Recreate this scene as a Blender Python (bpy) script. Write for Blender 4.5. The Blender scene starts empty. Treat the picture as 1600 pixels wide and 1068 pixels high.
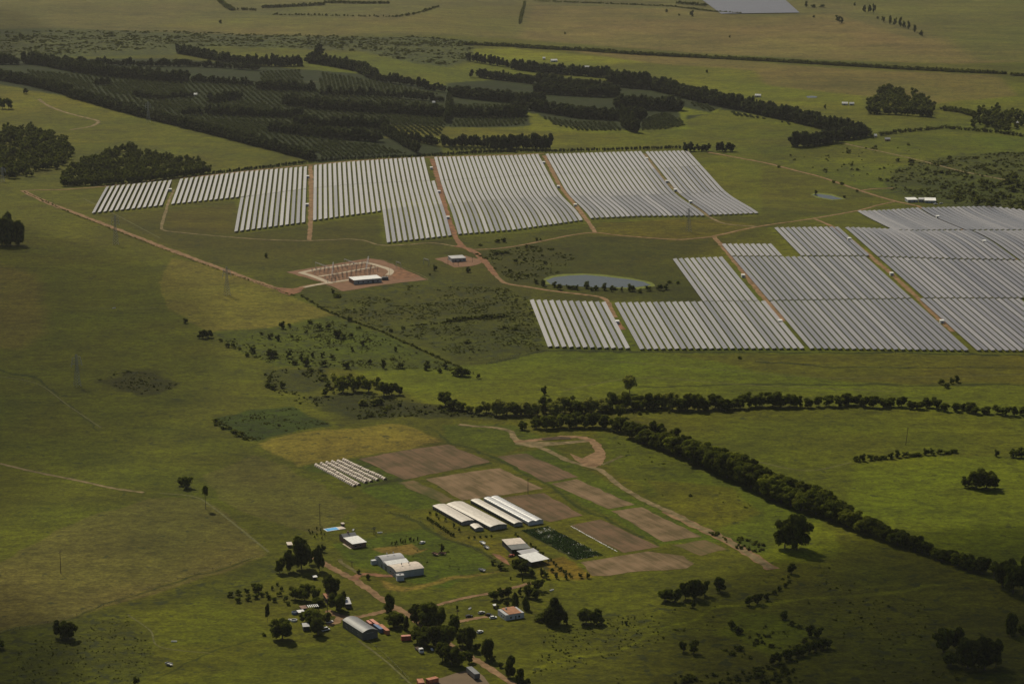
import bpy, bmesh, math, random
import numpy as np
from mathutils import Vector, Matrix

# ------------------------------------------------------------------ camera, world, sun
S = bpy.context.scene
FPX, PW, PH, HZ, CAMZ = 4000.0, 1600, 1068, 914.0, 500.0
PITCH = math.atan(HZ / FPX)
cam_data = bpy.data.cameras.new('camera')
cam = bpy.data.objects.new('camera', cam_data)
S.collection.objects.link(cam)
cam.location = (0, 0, CAMZ)
cam.rotation_euler = (math.pi / 2 - PITCH, 0, 0)
cam_data.sensor_width = 36
cam_data.lens = FPX / PW * 36
cam_data.clip_start = 1
cam_data.clip_end = 150000
S.camera = cam

SUN_EL, SUN_AZ = math.radians(46), math.radians(-27)       # azimuth clockwise from +Y
wd = bpy.data.worlds.new('World'); S.world = wd; wd.use_nodes = True
nt = wd.node_tree; nt.nodes.clear()
sky = nt.nodes.new('ShaderNodeTexSky'); sky.sky_type = 'NISHITA'; sky.sun_disc = False
sky.sun_elevation = SUN_EL; sky.sun_rotation = SUN_AZ; sky.air_density = 1.2; sky.dust_density = 2.5
bg = nt.nodes.new('ShaderNodeBackground'); bg.inputs[1].default_value = 0.05
wo = nt.nodes.new('ShaderNodeOutputWorld')
nt.links.new(sky.outputs[0], bg.inputs[0]); nt.links.new(bg.outputs[0], wo.inputs[0])
sd = bpy.data.lights.new('sun', 'SUN'); sd.energy = 3.9; sd.angle = math.radians(0.5); sd.color = (1.0, 0.91, 0.70)
sun = bpy.data.objects.new('sun', sd); S.collection.objects.link(sun)
sdir = Vector((math.sin(SUN_AZ) * math.cos(SUN_EL), math.cos(SUN_AZ) * math.cos(SUN_EL), math.sin(SUN_EL)))
sun.rotation_euler = sdir.to_track_quat('Z', 'Y').to_euler()
sun.location = (-800, 1500, 1600)
S.view_settings.view_transform = 'Standard'; S.view_settings.look = 'None'
S.view_settings.exposure = -0.16; S.view_settings.gamma = 1
S.render.engine = 'CYCLES'
S.cycles.max_bounces = 5; S.cycles.diffuse_bounces = 2; S.cycles.glossy_bounces = 2
S.cycles.transparent_max_bounces = 6; S.cycles.volume_bounces = 0

C = S.collection
rnd = random.Random(7)

# ------------------------------------------------------------------ terrain and pixel <-> ground
def sm(t):
    t = np.clip(t, 0, 1); return t * t * (3 - 2 * t)
def terr(x, y):
    x = np.asarray(x, float); y = np.asarray(y, float)
    w = 0.15 + 0.85 * sm((x + 230) / 300)
    r = sm((x - 290) / 160)
    d0 = 2780 - 150 * r; d1 = 3130 - 150 * r
    h = -19 * w * sm((y - d0) / (d1 - d0))
    return h + 1.3 * np.sin(x / 210 + 1.0) * np.sin(y / 260 + .5) + 0.8 * np.sin(x / 120 + y / 340)
def ray(px, py):
    dx = (px - PW / 2) / FPX; dy = (PH / 2 - py) / FPX
    return dx, math.cos(PITCH) + dy * math.sin(PITCH), -math.sin(PITCH) + dy * math.cos(PITCH)
def G(px, py, dz=0.0):
    vx, vy, vz = ray(px, py); z = 0.0
    for _ in range(25):
        t = (z + dz - CAMZ) / vz
        z = 0.5 * z + 0.5 * float(terr(vx * t, vy * t))
    t = (z + dz - CAMZ) / vz
    return Vector((vx * t, vy * t, z))
def proj(x, y, z):
    zc = y * math.cos(PITCH) - (z - CAMZ) * math.sin(PITCH)
    yc = y * math.sin(PITCH) + (z - CAMZ) * math.cos(PITCH)
    return PW / 2 + FPX * x / zc, PH / 2 - FPX * yc / zc
def mpp(p):                                   # metres per pixel at a ground point
    return (p.y * math.cos(PITCH) - (p.z - CAMZ) * math.sin(PITCH)) / FPX
def TZ(x, y): return float(terr(x, y))

# value noise for numpy
def vn(x, y, scale, seed=0):
    rs = np.random.RandomState(seed); T = rs.rand(256, 256)
    u = x / scale + 1000; v = y / scale + 1000
    i = np.floor(u).astype(int); j = np.floor(v).astype(int); fu = sm(u - i); fv = sm(v - j)
    a = T[i % 256, j % 256]; b = T[(i + 1) % 256, j % 256]; c = T[i % 256, (j + 1) % 256]; d = T[(i + 1) % 256, (j + 1) % 256]
    return (a * (1 - fu) + b * fu) * (1 - fv) + (c * (1 - fu) + d * fu) * fv

# ------------------------------------------------------------------ materials
MATS = {}
def mat(name, col, rough=0.9, var=0.0, scale=0.5, spec=0.3, metal=0.0, col2=None, bump=0.0, randv=0.0, trans=0.0, det=4):
    if name in MATS: return MATS[name]
    m = bpy.data.materials.new(name); m.use_nodes = True; n = m.node_tree; b = n.nodes['Principled BSDF']
    b.inputs['Roughness'].default_value = rough; b.inputs['Specular IOR Level'].default_value = spec
    b.inputs['Metallic'].default_value = metal
    tc = n.nodes.new('ShaderNodeTexCoord')
    nz = n.nodes.new('ShaderNodeTexNoise'); nz.inputs['Scale'].default_value = scale; nz.inputs['Detail'].default_value = det
    n.links.new(tc.outputs['Object'], nz.inputs['Vector'])
    cr = n.nodes.new('ShaderNodeValToRGB')
    c2 = col2 if col2 else [c * (1 - var) for c in col]
    c1 = col if col2 else [min(1, c * (1 + var)) for c in col]
    cr.color_ramp.elements[0].position = 0.35; cr.color_ramp.elements[0].color = (*c2, 1)
    cr.color_ramp.elements[1].position = 0.65; cr.color_ramp.elements[1].color = (*c1, 1)
    n.links.new(nz.outputs['Fac'], cr.inputs['Fac'])
    out = cr.outputs['Color']
    if randv > 0:
        oi = n.nodes.new('ShaderNodeObjectInfo')
        mr = n.nodes.new('ShaderNodeMapRange'); mr.inputs['To Min'].default_value = 1 - randv; mr.inputs['To Max'].default_value = 1 + randv
        n.links.new(oi.outputs['Random'], mr.inputs['Value'])
        mx = n.nodes.new('ShaderNodeVectorMath'); mx.operation = 'SCALE'
        n.links.new(out, mx.inputs[0]); n.links.new(mr.outputs[0], mx.inputs['Scale']); out = mx.outputs[0]
    n.links.new(out, b.inputs['Base Color'])
    if bump > 0:
        bp = n.nodes.new('ShaderNodeBump'); bp.inputs['Strength'].default_value = bump; bp.inputs['Distance'].default_value = 0.5
        n.links.new(nz.outputs['Fac'], bp.inputs['Height']); n.links.new(bp.outputs[0], b.inputs['Normal'])
    if trans > 0:
        tr = n.nodes.new('ShaderNodeBsdfTranslucent'); n.links.new(out, tr.inputs[0])
        ms = n.nodes.new('ShaderNodeMixShader'); ms.inputs[0].default_value = trans
        o = n.nodes['Material Output']
        n.links.new(b.outputs[0], ms.inputs[1]); n.links.new(tr.outputs[0], ms.inputs[2]); n.links.new(ms.outputs[0], o.inputs[0])
    MATS[name] = m; return m

M_WHITE = mat('white_sheet', (.76, .75, .73), .5, .09, .6)
M_CREAM = mat('cream_sheet', (.60, .51, .43), .6, .12, .6)
M_GREY = mat('grey_sheet', (.19, .19, .195), .45, .12, .2)
M_LGREY = mat('light_grey_sheet', (.42, .41, .42), .5, .08, .2)
M_DGREY = mat('dark_grey_sheet', (.13, .135, .13), .6, .15, .3)
M_WALLG = mat('grey_wall', (.34, .36, .36), .8, .12, .3)
M_WALLW = mat('white_wall', (.55, .56, .58), .8, .1, .3)
M_WALLD = mat('dark_wall', (.07, .065, .06), .8, .2, .4)
M_BRICK = mat('brick_wall', (.22, .14, .10), .9, .2, .8)
M_TILE = mat('terracotta_roof', (.36, .17, .09), .85, .2, .5)
M_RUST = mat('rusty_sheet', (.24, .14, .10), .8, .3, .6)
M_GLASS = mat('dark_glass', (.02, .025, .03), .15, .1, .5, .6)
M_RED = mat('red_paint', (.38, .08, .05), .6, .25, .5)
M_PINK = mat('faded_red_paint', (.55, .22, .16), .6, .15, .5)
M_ORANGE = mat('orange_paint', (.42, .15, .07), .6, .25, .5)
M_BLUE = mat('blue_paint', (.10, .16, .30), .5, .15, .5)
M_LBLUE = mat('pool_blue', (.10, .42, .80), .4, .15, .3, .2)
M_DARK = mat('dark_paint', (.02, .022, .025), .35, .2, .5)
M_STEEL = mat('galvanised_steel', (.38, .38, .37), .5, .1, .5, .5, .3)
M_WOOD = mat('weathered_wood', (.07, .05, .035), .9, .2, 1.0)
M_BARK = mat('bark', (.10, .085, .065), .95, .25, 1.5)
M_CONC = mat('pale_concrete', (.40, .33, .24), .9, .12, .15)
M_PLAST = mat('greenhouse_film', (.60, .54, .47), .45, .12, .5, .5)
M_PLASTW = mat('new_greenhouse_film', (.62, .61, .62), .4, .12, .5, .5)
M_COPPER = mat('porcelain', (.16, .12, .10), .5, .2, .5)
M_TYRE = mat('tyre_rubber', (.02, .02, .02), .9, .1, 2)

def leafmat(name, col, randv=.25):
    return mat(name, col, .9, .0, .25, .04, 0, tuple(c * .45 for c in col), 0, randv, .5)
M_LEAF = leafmat('leaves_dark', (.105, .122, .016))
M_LEAFM = leafmat('leaves_mid', (.120, .135, .015))
M_LEAFL = leafmat('leaves_pale', (.20, .205, .035))
M_LEAFP = leafmat('leaves_plantation', (.092, .112, .032))

# ------------------------------------------------------------------ object helpers
def tag(o, label, cat=None, group=None, kind=None):
    if label: o['label'] = label
    if cat: o['category'] = cat
    if group: o['group'] = group
    if kind: o['kind'] = kind
    return o
def empty(name, loc, rz=0.0, scale=(1, 1, 1)):
    o = bpy.data.objects.new(name, None); C.objects.link(o)
    o.empty_display_size = 1; o.location = loc; o.rotation_euler = (0, 0, rz); o.scale = scale
    return o
def link(name, me, parent=None, m=None):
    if m and not me.materials: me.materials.append(m)
    o = bpy.data.objects.new(name, me); C.objects.link(o); o.parent = parent
    return o
def np_mesh(name, V, F, m=None, smooth=False):
    me = bpy.data.meshes.new(name); V = np.asarray(V, np.float32); F = np.asarray(F, np.int32)
    me.vertices.add(len(V)); me.vertices.foreach_set('co', V.ravel())
    k = F.shape[1]
    me.loops.add(F.size); me.loops.foreach_set('vertex_index', F.ravel())
    me.polygons.add(len(F)); me.polygons.foreach_set('loop_start', np.arange(0, F.size, k, dtype=np.int32))
    me.update(calc_edges=True); me.validate()
    me.polygons.foreach_set('use_smooth', np.full(len(me.polygons), smooth))
    if m: me.materials.append(m)
    return me
class MB:
    def __init__(s): s.v = []; s.f = []
    def add(s, vs, fs):
        n = len(s.v); s.v += [tuple(v) for v in vs]; s.f += [tuple(i + n for i in f) for f in fs]; return s
    def box(s, x0, x1, y0, y1, z0, z1):
        return s.add([(x0, y0, z0), (x1, y0, z0), (x1, y1, z0), (x0, y1, z0), (x0, y0, z1), (x1, y0, z1), (x1, y1, z1), (x0, y1, z1)],
                     [(0, 3, 2, 1), (4, 5, 6, 7), (0, 1, 5, 4), (1, 2, 6, 5), (2, 3, 7, 6), (3, 0, 4, 7)])
    def bar(s, a, b, r, r2=None, n=5):
        a = Vector(a); b = Vector(b); d = (b - a)
        if d.length < 1e-6: return s
        r2 = r if r2 is None else r2
        q = d.to_track_quat('Z', 'Y'); vs = []
        for p, rr in ((a, r), (b, r2)):
            for i in range(n):
                t = 2 * math.pi * i / n; vs.append(p + q @ Vector((rr * math.cos(t), rr * math.sin(t), 0)))
        fs = [(i, (i + 1) % n, n + (i + 1) % n, n + i) for i in range(n)] + [tuple(range(n))[::-1], tuple(range(n, 2 * n))]
        return s.add(vs, fs)
    def prism(s, prof, y0, y1):                # profile in x,z extruded along y
        n = len(prof); vs = [(p[0], y0, p[1]) for p in prof] + [(p[0], y1, p[1]) for p in prof]
        fs = [(i, n + i, n + (i + 1) % n, (i + 1) % n) for i in range(n)] + [tuple(range(n)), tuple(range(n, 2 * n))[::-1]]
        return s.add(vs, fs)
    def build(s, name, m, parent=None):
        me = bpy.data.meshes.new(name); me.from_pydata(s.v, [], s.f)
        bm = bmesh.new(); bm.from_mesh(me); bmesh.ops.recalc_face_normals(bm, faces=bm.faces); bm.to_mesh(me); bm.free()
        return link(name, me, parent, m)
def copy_tree(o, parent=None):
    c = o.copy(); C.objects.link(c); c.parent = parent
    for ch in KIDS.get(o.name, []): copy_tree(ch, c)
    return c
KIDS = {}
def remember(root):
    for o in list(C.objects):
        if o.parent is not None: KIDS.setdefault(o.parent.name, [])
    for k in KIDS: KIDS[k] = []
    for o in C.objects:
        if o.parent is not None: KIDS[o.parent.name].append(o)
def ordw(n):
    base = ['', 'first', 'second', 'third', 'fourth', 'fifth', 'sixth', 'seventh', 'eighth', 'ninth', 'tenth', 'eleventh', 'twelfth',
            'thirteenth', 'fourteenth', 'fifteenth', 'sixteenth', 'seventeenth', 'eighteenth', 'nineteenth']
    tens = {2: ('twentieth', 'twenty'), 3: ('thirtieth', 'thirty'), 4: ('fortieth', 'forty'), 5: ('fiftieth', 'fifty'), 6: ('sixtieth', 'sixty'),
            7: ('seventieth', 'seventy'), 8: ('eightieth', 'eighty'), 9: ('ninetieth', 'ninety')}
    if n < 20: return base[n]
    t, u = divmod(n, 10)
    return tens[t][0] if u == 0 else tens[t][1] + '-' + base[u]

# ------------------------------------------------------------------ ground colours (real colours of pasture, scrub, stubble)
#   colour, speckle, softness in metres, pixel polygon of the parcel's outline
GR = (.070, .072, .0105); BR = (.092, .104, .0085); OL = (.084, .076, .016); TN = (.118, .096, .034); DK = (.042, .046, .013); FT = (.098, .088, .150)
ZONES = [
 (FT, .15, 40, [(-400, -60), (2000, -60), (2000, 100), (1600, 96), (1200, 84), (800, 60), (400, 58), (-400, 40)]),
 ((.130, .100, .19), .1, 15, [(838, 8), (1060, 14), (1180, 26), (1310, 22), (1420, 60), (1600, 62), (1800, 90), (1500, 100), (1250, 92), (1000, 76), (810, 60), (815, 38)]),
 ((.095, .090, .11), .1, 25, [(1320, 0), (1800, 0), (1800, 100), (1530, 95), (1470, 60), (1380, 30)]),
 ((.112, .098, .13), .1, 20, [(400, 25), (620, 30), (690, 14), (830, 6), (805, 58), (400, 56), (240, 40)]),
 ((.062, .070, .080), .75, 12, [(-300, 48), (100, 44), (300, 52), (560, 58), (730, 62), (745, 90), (700, 106), (640, 98), (560, 80), (330, 72), (270, 86), (-300, 96)]),
 ((.088, .092, .020), .2, 12, [(330, 84), (560, 82), (640, 98), (700, 106), (730, 100), (930, 96), (1100, 108), (1350, 118), (1800, 140), (1800, 340), (1150, 240), (820, 230), (500, 140)]),
 ((.125, .130, .022), .1, 8, [(740, 76), (800, 76), (890, 84), (980, 92), (1010, 98), (900, 100), (740, 88)]),
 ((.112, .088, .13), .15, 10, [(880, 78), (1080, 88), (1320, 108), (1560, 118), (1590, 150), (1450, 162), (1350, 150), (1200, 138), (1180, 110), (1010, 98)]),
 ((.105, .110, .018), .1, 8, [(1060, 122), (1200, 134), (1345, 150), (1352, 176), (1260, 168), (1140, 150), (1040, 130)]),
 ((.017, .025, .010), .6, 6, [(-200, 92), (270, 92), (420, 104), (590, 118), (690, 142), (700, 130), (840, 118), (960, 128), (1090, 150), (1250, 190), (1130, 172), (1030, 200), (870, 205), (820, 198), (700, 200), (690, 240), (500, 255), (300, 200), (100, 148), (-200, 124)]),
 ((.095, .092, .020), .12, 4, [(-300, 128), (0, 132), (105, 152), (290, 204), (440, 242), (400, 262), (330, 270), (250, 232), (200, 218), (110, 230), (60, 200), (-300, 215)]),
 ((.088, .088, .018), .12, 4, [(610, 195), (700, 198), (830, 205), (1000, 208), (1110, 176), (1230, 196), (1240, 224), (1060, 236), (860, 236), (830, 215), (690, 230), (600, 215)]),
 ((.110, .118, .014), .1, 3, [(822, 176), (840, 178), (872, 196), (960, 206), (880, 208), (800, 200), (830, 196)]),
 ((.105, .115, .012), .1, 3, [(1062, 166), (1108, 176), (1128, 168), (1118, 178), (1070, 180), (1078, 202), (1050, 204), (1060, 190)]),
 ((.080, .090, .012), .35, 10, [(1170, 240), (1330, 215), (1450, 212), (1800, 215), (1800, 330), (1600, 320), (1400, 300), (1290, 278)]),
 ((.050, .056, .014), .6, 12, [(1400, 262), (1500, 240), (1800, 230), (1800, 345), (1600, 332), (1460, 318), (1380, 300)]),
 ((.075, .072, .018), .15, 8, [(1090, 240), (1250, 268), (1400, 312), (1340, 330), (1200, 352), (1190, 335), (1130, 280)]),
 ((.056, .055, .0125), .2, 5, [(150, 335), (255, 325), (372, 312), (372, 366), (480, 352), (590, 335), (605, 384), (705, 372), (1100, 342), (1190, 337), (1340, 328), (1200, 358), (1135, 383), (1060, 405), (1104, 474), (830, 470), (850, 548), (740, 570), (520, 492), (480, 465), (330, 412)]),
 ((.068, .060, .016), .1, 4, [(265, 330), (368, 318), (360, 366), (262, 362)]),
 ((.086, .072, .021), .1, 5, [(940, 344), (1115, 342), (1200, 352), (1120, 370), (1050, 376), (930, 365)]),
 ((.044, .045, .0125), .35, 6, [(735, 393), (930, 368), (1110, 378), (1060, 405), (1100, 470), (1050, 470), (800, 440)]),
 ((.058, .058, .014), .55, 6, [(490, 470), (620, 440), (680, 430), (790, 446), (835, 470), (852, 545), (745, 568), (640, 530), (525, 488)]),
 ((.084, .088, .014), .1, 4, [(430, 300), (1190, 236), (1190, 336), (900, 350), (600, 384), (590, 335), (480, 350), (372, 366), (370, 310), (145, 335), (165, 292)]),
 ((.082, .088, .013), .1, 4, [(822, 468), (1104, 474), (1058, 404), (1138, 400), (1134, 382), (1215, 380), (1240, 402), (1200, 356), (1300, 355), (1400, 362), (1338, 330), (1440, 323), (1600, 326), (1850, 330), (1850, 560), (860, 550)]),
 (GR, .15, 15, [(-200, 300), (35, 298), (300, 405), (250, 440), (330, 520), (420, 560), (560, 590), (500, 610), (200, 720), (-200, 720)]),
 ((.098, .080, .06), .05, 10, [(-50, 400), (60, 430), (75, 520), (30, 545), (-50, 545)]),
 ((.116, .096, .08), .06, 1.2, [(250, 440), (268, 404), (330, 415), (400, 442), (452, 462), (520, 492), (420, 512), (328, 518), (262, 482)]),
 ((.054, .064, .011), .45, 3, [(330, 520), (430, 512), (520, 494), (600, 522), (742, 584), (700, 584), (560, 578), (430, 572), (380, 552)]),
 (BR, .05, 6, [(742, 572), (860, 550), (1100, 553), (1700, 552), (1700, 660), (1300, 634), (1050, 636), (800, 640), (680, 632), (620, 610), (560, 580)]),
 ((.085, .078, .016), .1, 5, [(1060, 554), (1250, 552), (1700, 554), (1700, 600), (1350, 598), (1180, 580)]),
 ((.078, .084, .0095), .08, 6, [(1000, 645), (1300, 636), (1700, 662), (1700, 712), (1500, 706), (1330, 722), (1320, 780), (1230, 770), (1090, 700)]),
 ((.096, .108, .0085), .06, 5, [(1330, 724), (1500, 710), (1700, 712), (1700, 900), (1530, 880), (1400, 845), (1315, 800)]),
 ((.030, .033, .012), .4, 6, [(480, 622), (560, 612), (680, 632), (790, 652), (780, 656), (640, 650), (560, 655), (500, 640)]),
 ((.036, .040, .012), .5, 8, [(412, 578), (500, 576), (520, 600), (490, 614), (415, 606)]),
 ((.036, .036, .012), .35, 4, [(148, 592), (185, 590), (190, 578), (245, 580), (278, 600), (250, 616), (218, 618), (180, 606)]),
 ((.028, .042, .010), .3, 2, [(330, 656), (390, 642), (456, 636), (520, 665), (466, 672), (400, 690), (380, 686)]),
 ((.150, .118, .10), .25, 2, [(404, 694), (466, 676), (600, 662), (632, 664), (692, 690), (600, 706), (466, 728)]),
 ((.060, .076, .012), .1, 3, [(690, 664), (800, 664), (850, 684), (815, 700), (778, 712), (700, 690)]),
 ((.050, .066, .011), .25, 3, [(470, 728), (560, 716), (640, 750), (700, 785), (620, 790), (560, 758)]),
 ((.062, .082, .008), .08, 3, [(560, 760), (620, 752), (690, 786), (672, 794), (640, 800)]),
 ((.062, .082, .010), .1, 3, [(820, 706), (862, 700), (1000, 780), (1100, 830), (1140, 850), (1040, 850), (1030, 852), (940, 800), (850, 756), (770, 716)]),
 ((.072, .086, .012), .2, 5, [(930, 672), (980, 684), (1110, 736), (1240, 792), (1290, 812), (1260, 870), (1210, 872), (1060, 790), (960, 740), (946, 700)]),
 ((.090, .088, .018), .2, 4, [(1010, 752), (1140, 762), (1190, 800), (1120, 826), (1040, 790)]),
 ((.048, .062, .012), .3, 3, [(1100, 826), (1190, 848), (1205, 868), (1160, 856)]),
 ((.094, .102, .011), .1, 4, [(1255, 806), (1310, 830), (1312, 870), (1270, 880), (1180, 878), (1205, 850)]),
 ((.092, .082, .09), .1, 1.2, [(322, 742), (396, 709), (446, 727), (560, 790), (500, 832), (410, 812), (340, 780)]),
 ((.098, .084, .11), .12, 1.2, [(-60, 900), (0, 880), (60, 845), (140, 805), (230, 780), (300, 778), (345, 795), (420, 868), (300, 905), (180, 945), (80, 975), (-60, 1000)]),
 ((.056, .062, .012), .45, 6, [(-60, 1000), (180, 950), (420, 870), (430, 900), (300, 960), (250, 1000), (230, 1068), (-60, 1100)]),
 ((.080, .088, .010), .1, 8, [(200, 955), (330, 930), (440, 985), (430, 1000), (250, 1010)]),
 ((.074, .080, .012), .1, 5, [(300, 1070), (420, 1010), (560, 1000), (650, 1075)]),
 ((.060, .080, .010), .12, 3, [(600, 835), (690, 820), (770, 880), (700, 920), (560, 890), (520, 850)]),
 ((.094, .084, .020), .25, 3, [(670, 800), (740, 830), (800, 850), (790, 870), (700, 840), (665, 812)]),
 ((.175, .120, .16), .1, 1.5, [(585, 856), (640, 846), (652, 856), (670, 853), (640, 866), (600, 862)]),
 ((.165, .115, .14), .1, 2, [(590, 908), (640, 918), (700, 902), (790, 892), (700, 908), (640, 926), (606, 922)]),
 ((.120, .100, .020), .3, 3, [(835, 888), (890, 880), (930, 898), (890, 904), (840, 902)]),
 ((.120, .078, .042), .2, 2, [(770, 858), (830, 880), (850, 880), (880, 870), (930, 895), (900, 903), (860, 895)]),
 ((.068, .066, .014), .35, 10, [(960, 960), (1150, 900), (1300, 870), (1420, 860), (1600, 930), (1750, 960), (1750, 1100), (850, 1100), (900, 1000)]),
 ((.080, .088, .011), .1, 6, [(1210, 960), (1280, 995), (1200, 1020), (1120, 990), (1150, 955)]),
 ((.100, .100, .020), .1, .8, [(820, 1045), (960, 1012), (1025, 987), (1125, 948), (1200, 940), (1350, 930), (1550, 900), (1550, 903), (1350, 934), (1200, 944), (1125, 952), (1025, 991), (962, 1017), (822, 1049)]),
 ((.022, .028, .009), .2, .6, [(850, 547), (1000, 549.5), (1250, 549.5), (1600, 553), (1600, 554.5), (1250, 551), (1000, 551), (852, 549), (760, 569), (758, 567)]),
 ((.030, .034, .010), .2, .8, [(1180, 564), (1300, 572), (1420, 574), (1600, 572), (1600, 573.5), (1420, 575.5), (1300, 573.5), (1180, 565.5)]),
 ((.034, .040, .010), .2, .8, [(1000, 603), (1300, 600), (1420, 599), (1600, 600), (1600, 601.5), (1300, 602), (1000, 605)]),
 ((.030, .036, .010), .3, .8, [(0, 575), (60, 590), (120, 640), (160, 675), (158, 676), (118, 642), (58, 592), (0, 577)]),
 ((.034, .040, .010), .3, .8, [(0, 988), (120, 960), (250, 912), (400, 870), (400, 872), (250, 914), (120, 962), (0, 990)]),
 ((.036, .042, .010), .3, .8, [(240, 1062), (330, 1015), (400, 998), (400, 1000), (330, 1017), (242, 1064)]),
 ((.032, .038, .010), .3, 1.5, [(566, 758), (600, 750), (764, 722), (766, 725), (602, 754), (570, 762)]),
 ((.032, .038, .010), .3, 1.2, [(600, 800), (640, 806), (790, 880), (788, 884), (636, 810)]),
 ((.030, .040, .010), .3, 1.2, [(668, 665), (706, 690), (780, 716), (850, 754), (940, 806), (1030, 852), (1026, 853), (936, 808), (846, 756), (776, 718), (702, 692)]),
]
def seg_sd(px, py, poly):                      # signed distance (negative inside) of points to polygon, in metres
    n = len(poly); d = np.full(px.shape, 1e18); ins = np.zeros(px.shape, bool)
    for i in range(n):
        ax, ay = poly[i]; bx, by = poly[(i + 1) % n]; ex, ey = bx - ax, by - ay
        t = np.clip(((px - ax) * ex + (py - ay) * ey) / (ex * ex + ey * ey + 1e-9), 0, 1)
        d = np.minimum(d, (px - ax - t * ex) ** 2 + (py - ay - t * ey) ** 2)
        c = ((ay > py) != (by > py)) & (px < (bx - ax) * (py - ay) / ((by - ay) if by != ay else 1e-9) + ax)
        ins ^= c
    d = np.sqrt(d); return np.where(ins, -d, d)
def clampG(x, y): return G(x, max(y, -200))
def build_ground():
    pys = np.concatenate([np.arange(1150, -60, -1.45)])
    D = [clampG(800, y).y for y in pys]
    D = np.array([-4000, -1500, -300, 300, 700, 1000, 1100] + D[:] + list(np.geomspace(D[-1] * 1.08, 40000, 22)))
    t = np.concatenate([-np.geomspace(4, .27, 14), np.arange(-.25, .2501, .000375 * 1.0), np.geomspace(.27, 4, 14)])
    Dg, Tg = np.meshgrid(D, t, indexing='ij')
    X = np.clip(Tg * np.maximum(Dg, 1150), -25000 + 2000 * Tg, 25000 + 2000 * Tg); Y = Dg.copy(); Z = terr(X, Y)
    fy, fx = X.shape
    wx = X + 5 * (vn(X, Y, 22, 1) - .5) + 3 * (vn(X, Y, 7, 2) - .5); wy = Y + 9 * (vn(X, Y, 30, 3) - .5) + 4 * (vn(X, Y, 9, 4) - .5)
    col = np.zeros((fy, fx, 4), np.float32); col[..., :3] = (.074, .075, .0125); col[..., 3] = .15
    for c, sp, soft, pl in ZONES:
        P = [clampG(*p) for p in pl]; P = [(p.x, p.y) for p in P]
        xs = [p[0] for p in P]; ys = [p[1] for p in P]; mg = soft * 3 + 15
        msk = (wx > min(xs) - mg) & (wx < max(xs) + mg) & (wy > min(ys) - mg) & (wy < max(ys) + mg)
        if not msk.any(): continue
        sdv = seg_sd(wx[msk], wy[msk], P)
        a = sm(.5 - sdv / (2.0 * soft))[:, None]
        cc = np.array([*c, sp], np.float32)
        col[msk] = col[msk] * (1 - a) + cc * a
    # broad variation: drier and lusher patches
    n1 = vn(X, Y, 180, 11) * .5 + vn(X, Y, 60, 12) * .3 + vn(X, Y * .6, 20, 13) * .2
    n2 = vn(X, Y, 240, 14) * .6 + vn(X, Y, 45, 15) * .4
    col[..., :3] *= (0.72 + .56 * n1)[..., None]
    col[..., :3] *= np.array([.90, .93, .11])
    col[..., 0] *= .86 + .28 * n2; col[..., 2] *= .8 + .5 * n2
    idx = np.arange(fy * fx).reshape(fy, fx)
    F = np.stack([idx[:-1, :-1], idx[:-1, 1:], idx[1:, 1:], idx[1:, :-1]], -1).reshape(-1, 4)
    me = np_mesh('ground', np.stack([X, Y, Z], -1).reshape(-1, 3), F, None, True)
    at = me.color_attributes.new('pasture', 'FLOAT_COLOR', 'POINT'); at.data.foreach_set('color', col.reshape(-1))
    m = bpy.data.materials.new('pasture'); m.use_nodes = True; n = m.node_tree; L = n.links; b = n.nodes['Principled BSDF']
    b.inputs['Roughness'].default_value = .95; b.inputs['Specular IOR Level'].default_value = .1
    a = n.nodes.new('ShaderNodeAttribute'); a.attribute_name = 'pasture'; tc = n.nodes.new('ShaderNodeTexCoord')
    def noise(sc, det=3, rough=.6, stretch=(1, 1, 1)):
        mp = n.nodes.new('ShaderNodeMapping'); mp.inputs['Scale'].default_value = stretch
        z = n.nodes.new('ShaderNodeTexNoise'); z.inputs['Scale'].default_value = sc; z.inputs['Detail'].default_value = det; z.inputs['Roughness'].default_value = rough
        L.new(tc.outputs['Object'], mp.inputs[0]); L.new(mp.outputs[0], z.inputs['Vector']); return z.outputs['Fac']
    def rng(v, a0, a1, b0, b1):
        r = n.nodes.new('ShaderNodeMapRange'); r.inputs[1].default_value = a0; r.inputs[2].default_value = a1; r.inputs[3].default_value = b0; r.inputs[4].default_value = b1
        L.new(v, r.inputs[0]); return r.outputs[0]
    def mul(x, y):
        r = n.nodes.new('ShaderNodeMath'); r.operation = 'MULTIPLY'; L.new(x, r.inputs[0]); L.new(y, r.inputs[1]); return r.outputs[0]
    f1 = rng(noise(.14, 6, .75, (.7, 1, 1)), .32, .68, .55, 1.45); f2 = rng(noise(.028, 5, .65, (.5, 1, 1)), .32, .68, .74, 1.26)
    f3 = rng(noise(.42, 3, .7), .3, .7, .62, 1.38)
    sc = n.nodes.new('ShaderNodeVectorMath'); sc.operation = 'SCALE'; L.new(a.outputs['Color'], sc.inputs[0]); L.new(mul(mul(f1, f2), f3), sc.inputs['Scale'])
    # speckle of rough tussocks and low shrubs
    spk = noise(.11, 2.5, .62); thr = rng(a.outputs['Alpha'], 0, 1, .66, .42)
    sb = n.nodes.new('ShaderNodeMath'); sb.operation = 'SUBTRACT'; L.new(spk, sb.inputs[0]); L.new(thr, sb.inputs[1])
    sp = rng(sb.outputs[0], 0, .07, 0, .75)
    mx = n.nodes.new('ShaderNodeMix'); mx.data_type = 'RGBA'; L.new(sp, mx.inputs[0]); L.new(sc.outputs[0], mx.inputs[6]); mx.inputs[7].default_value = (.024, .030, .009, 1)
    L.new(mx.outputs[2], b.inputs['Base Color'])
    bp = n.nodes.new('ShaderNodeBump'); bp.inputs['Strength'].default_value = .5; bp.inputs['Distance'].default_value = 1.2
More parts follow.
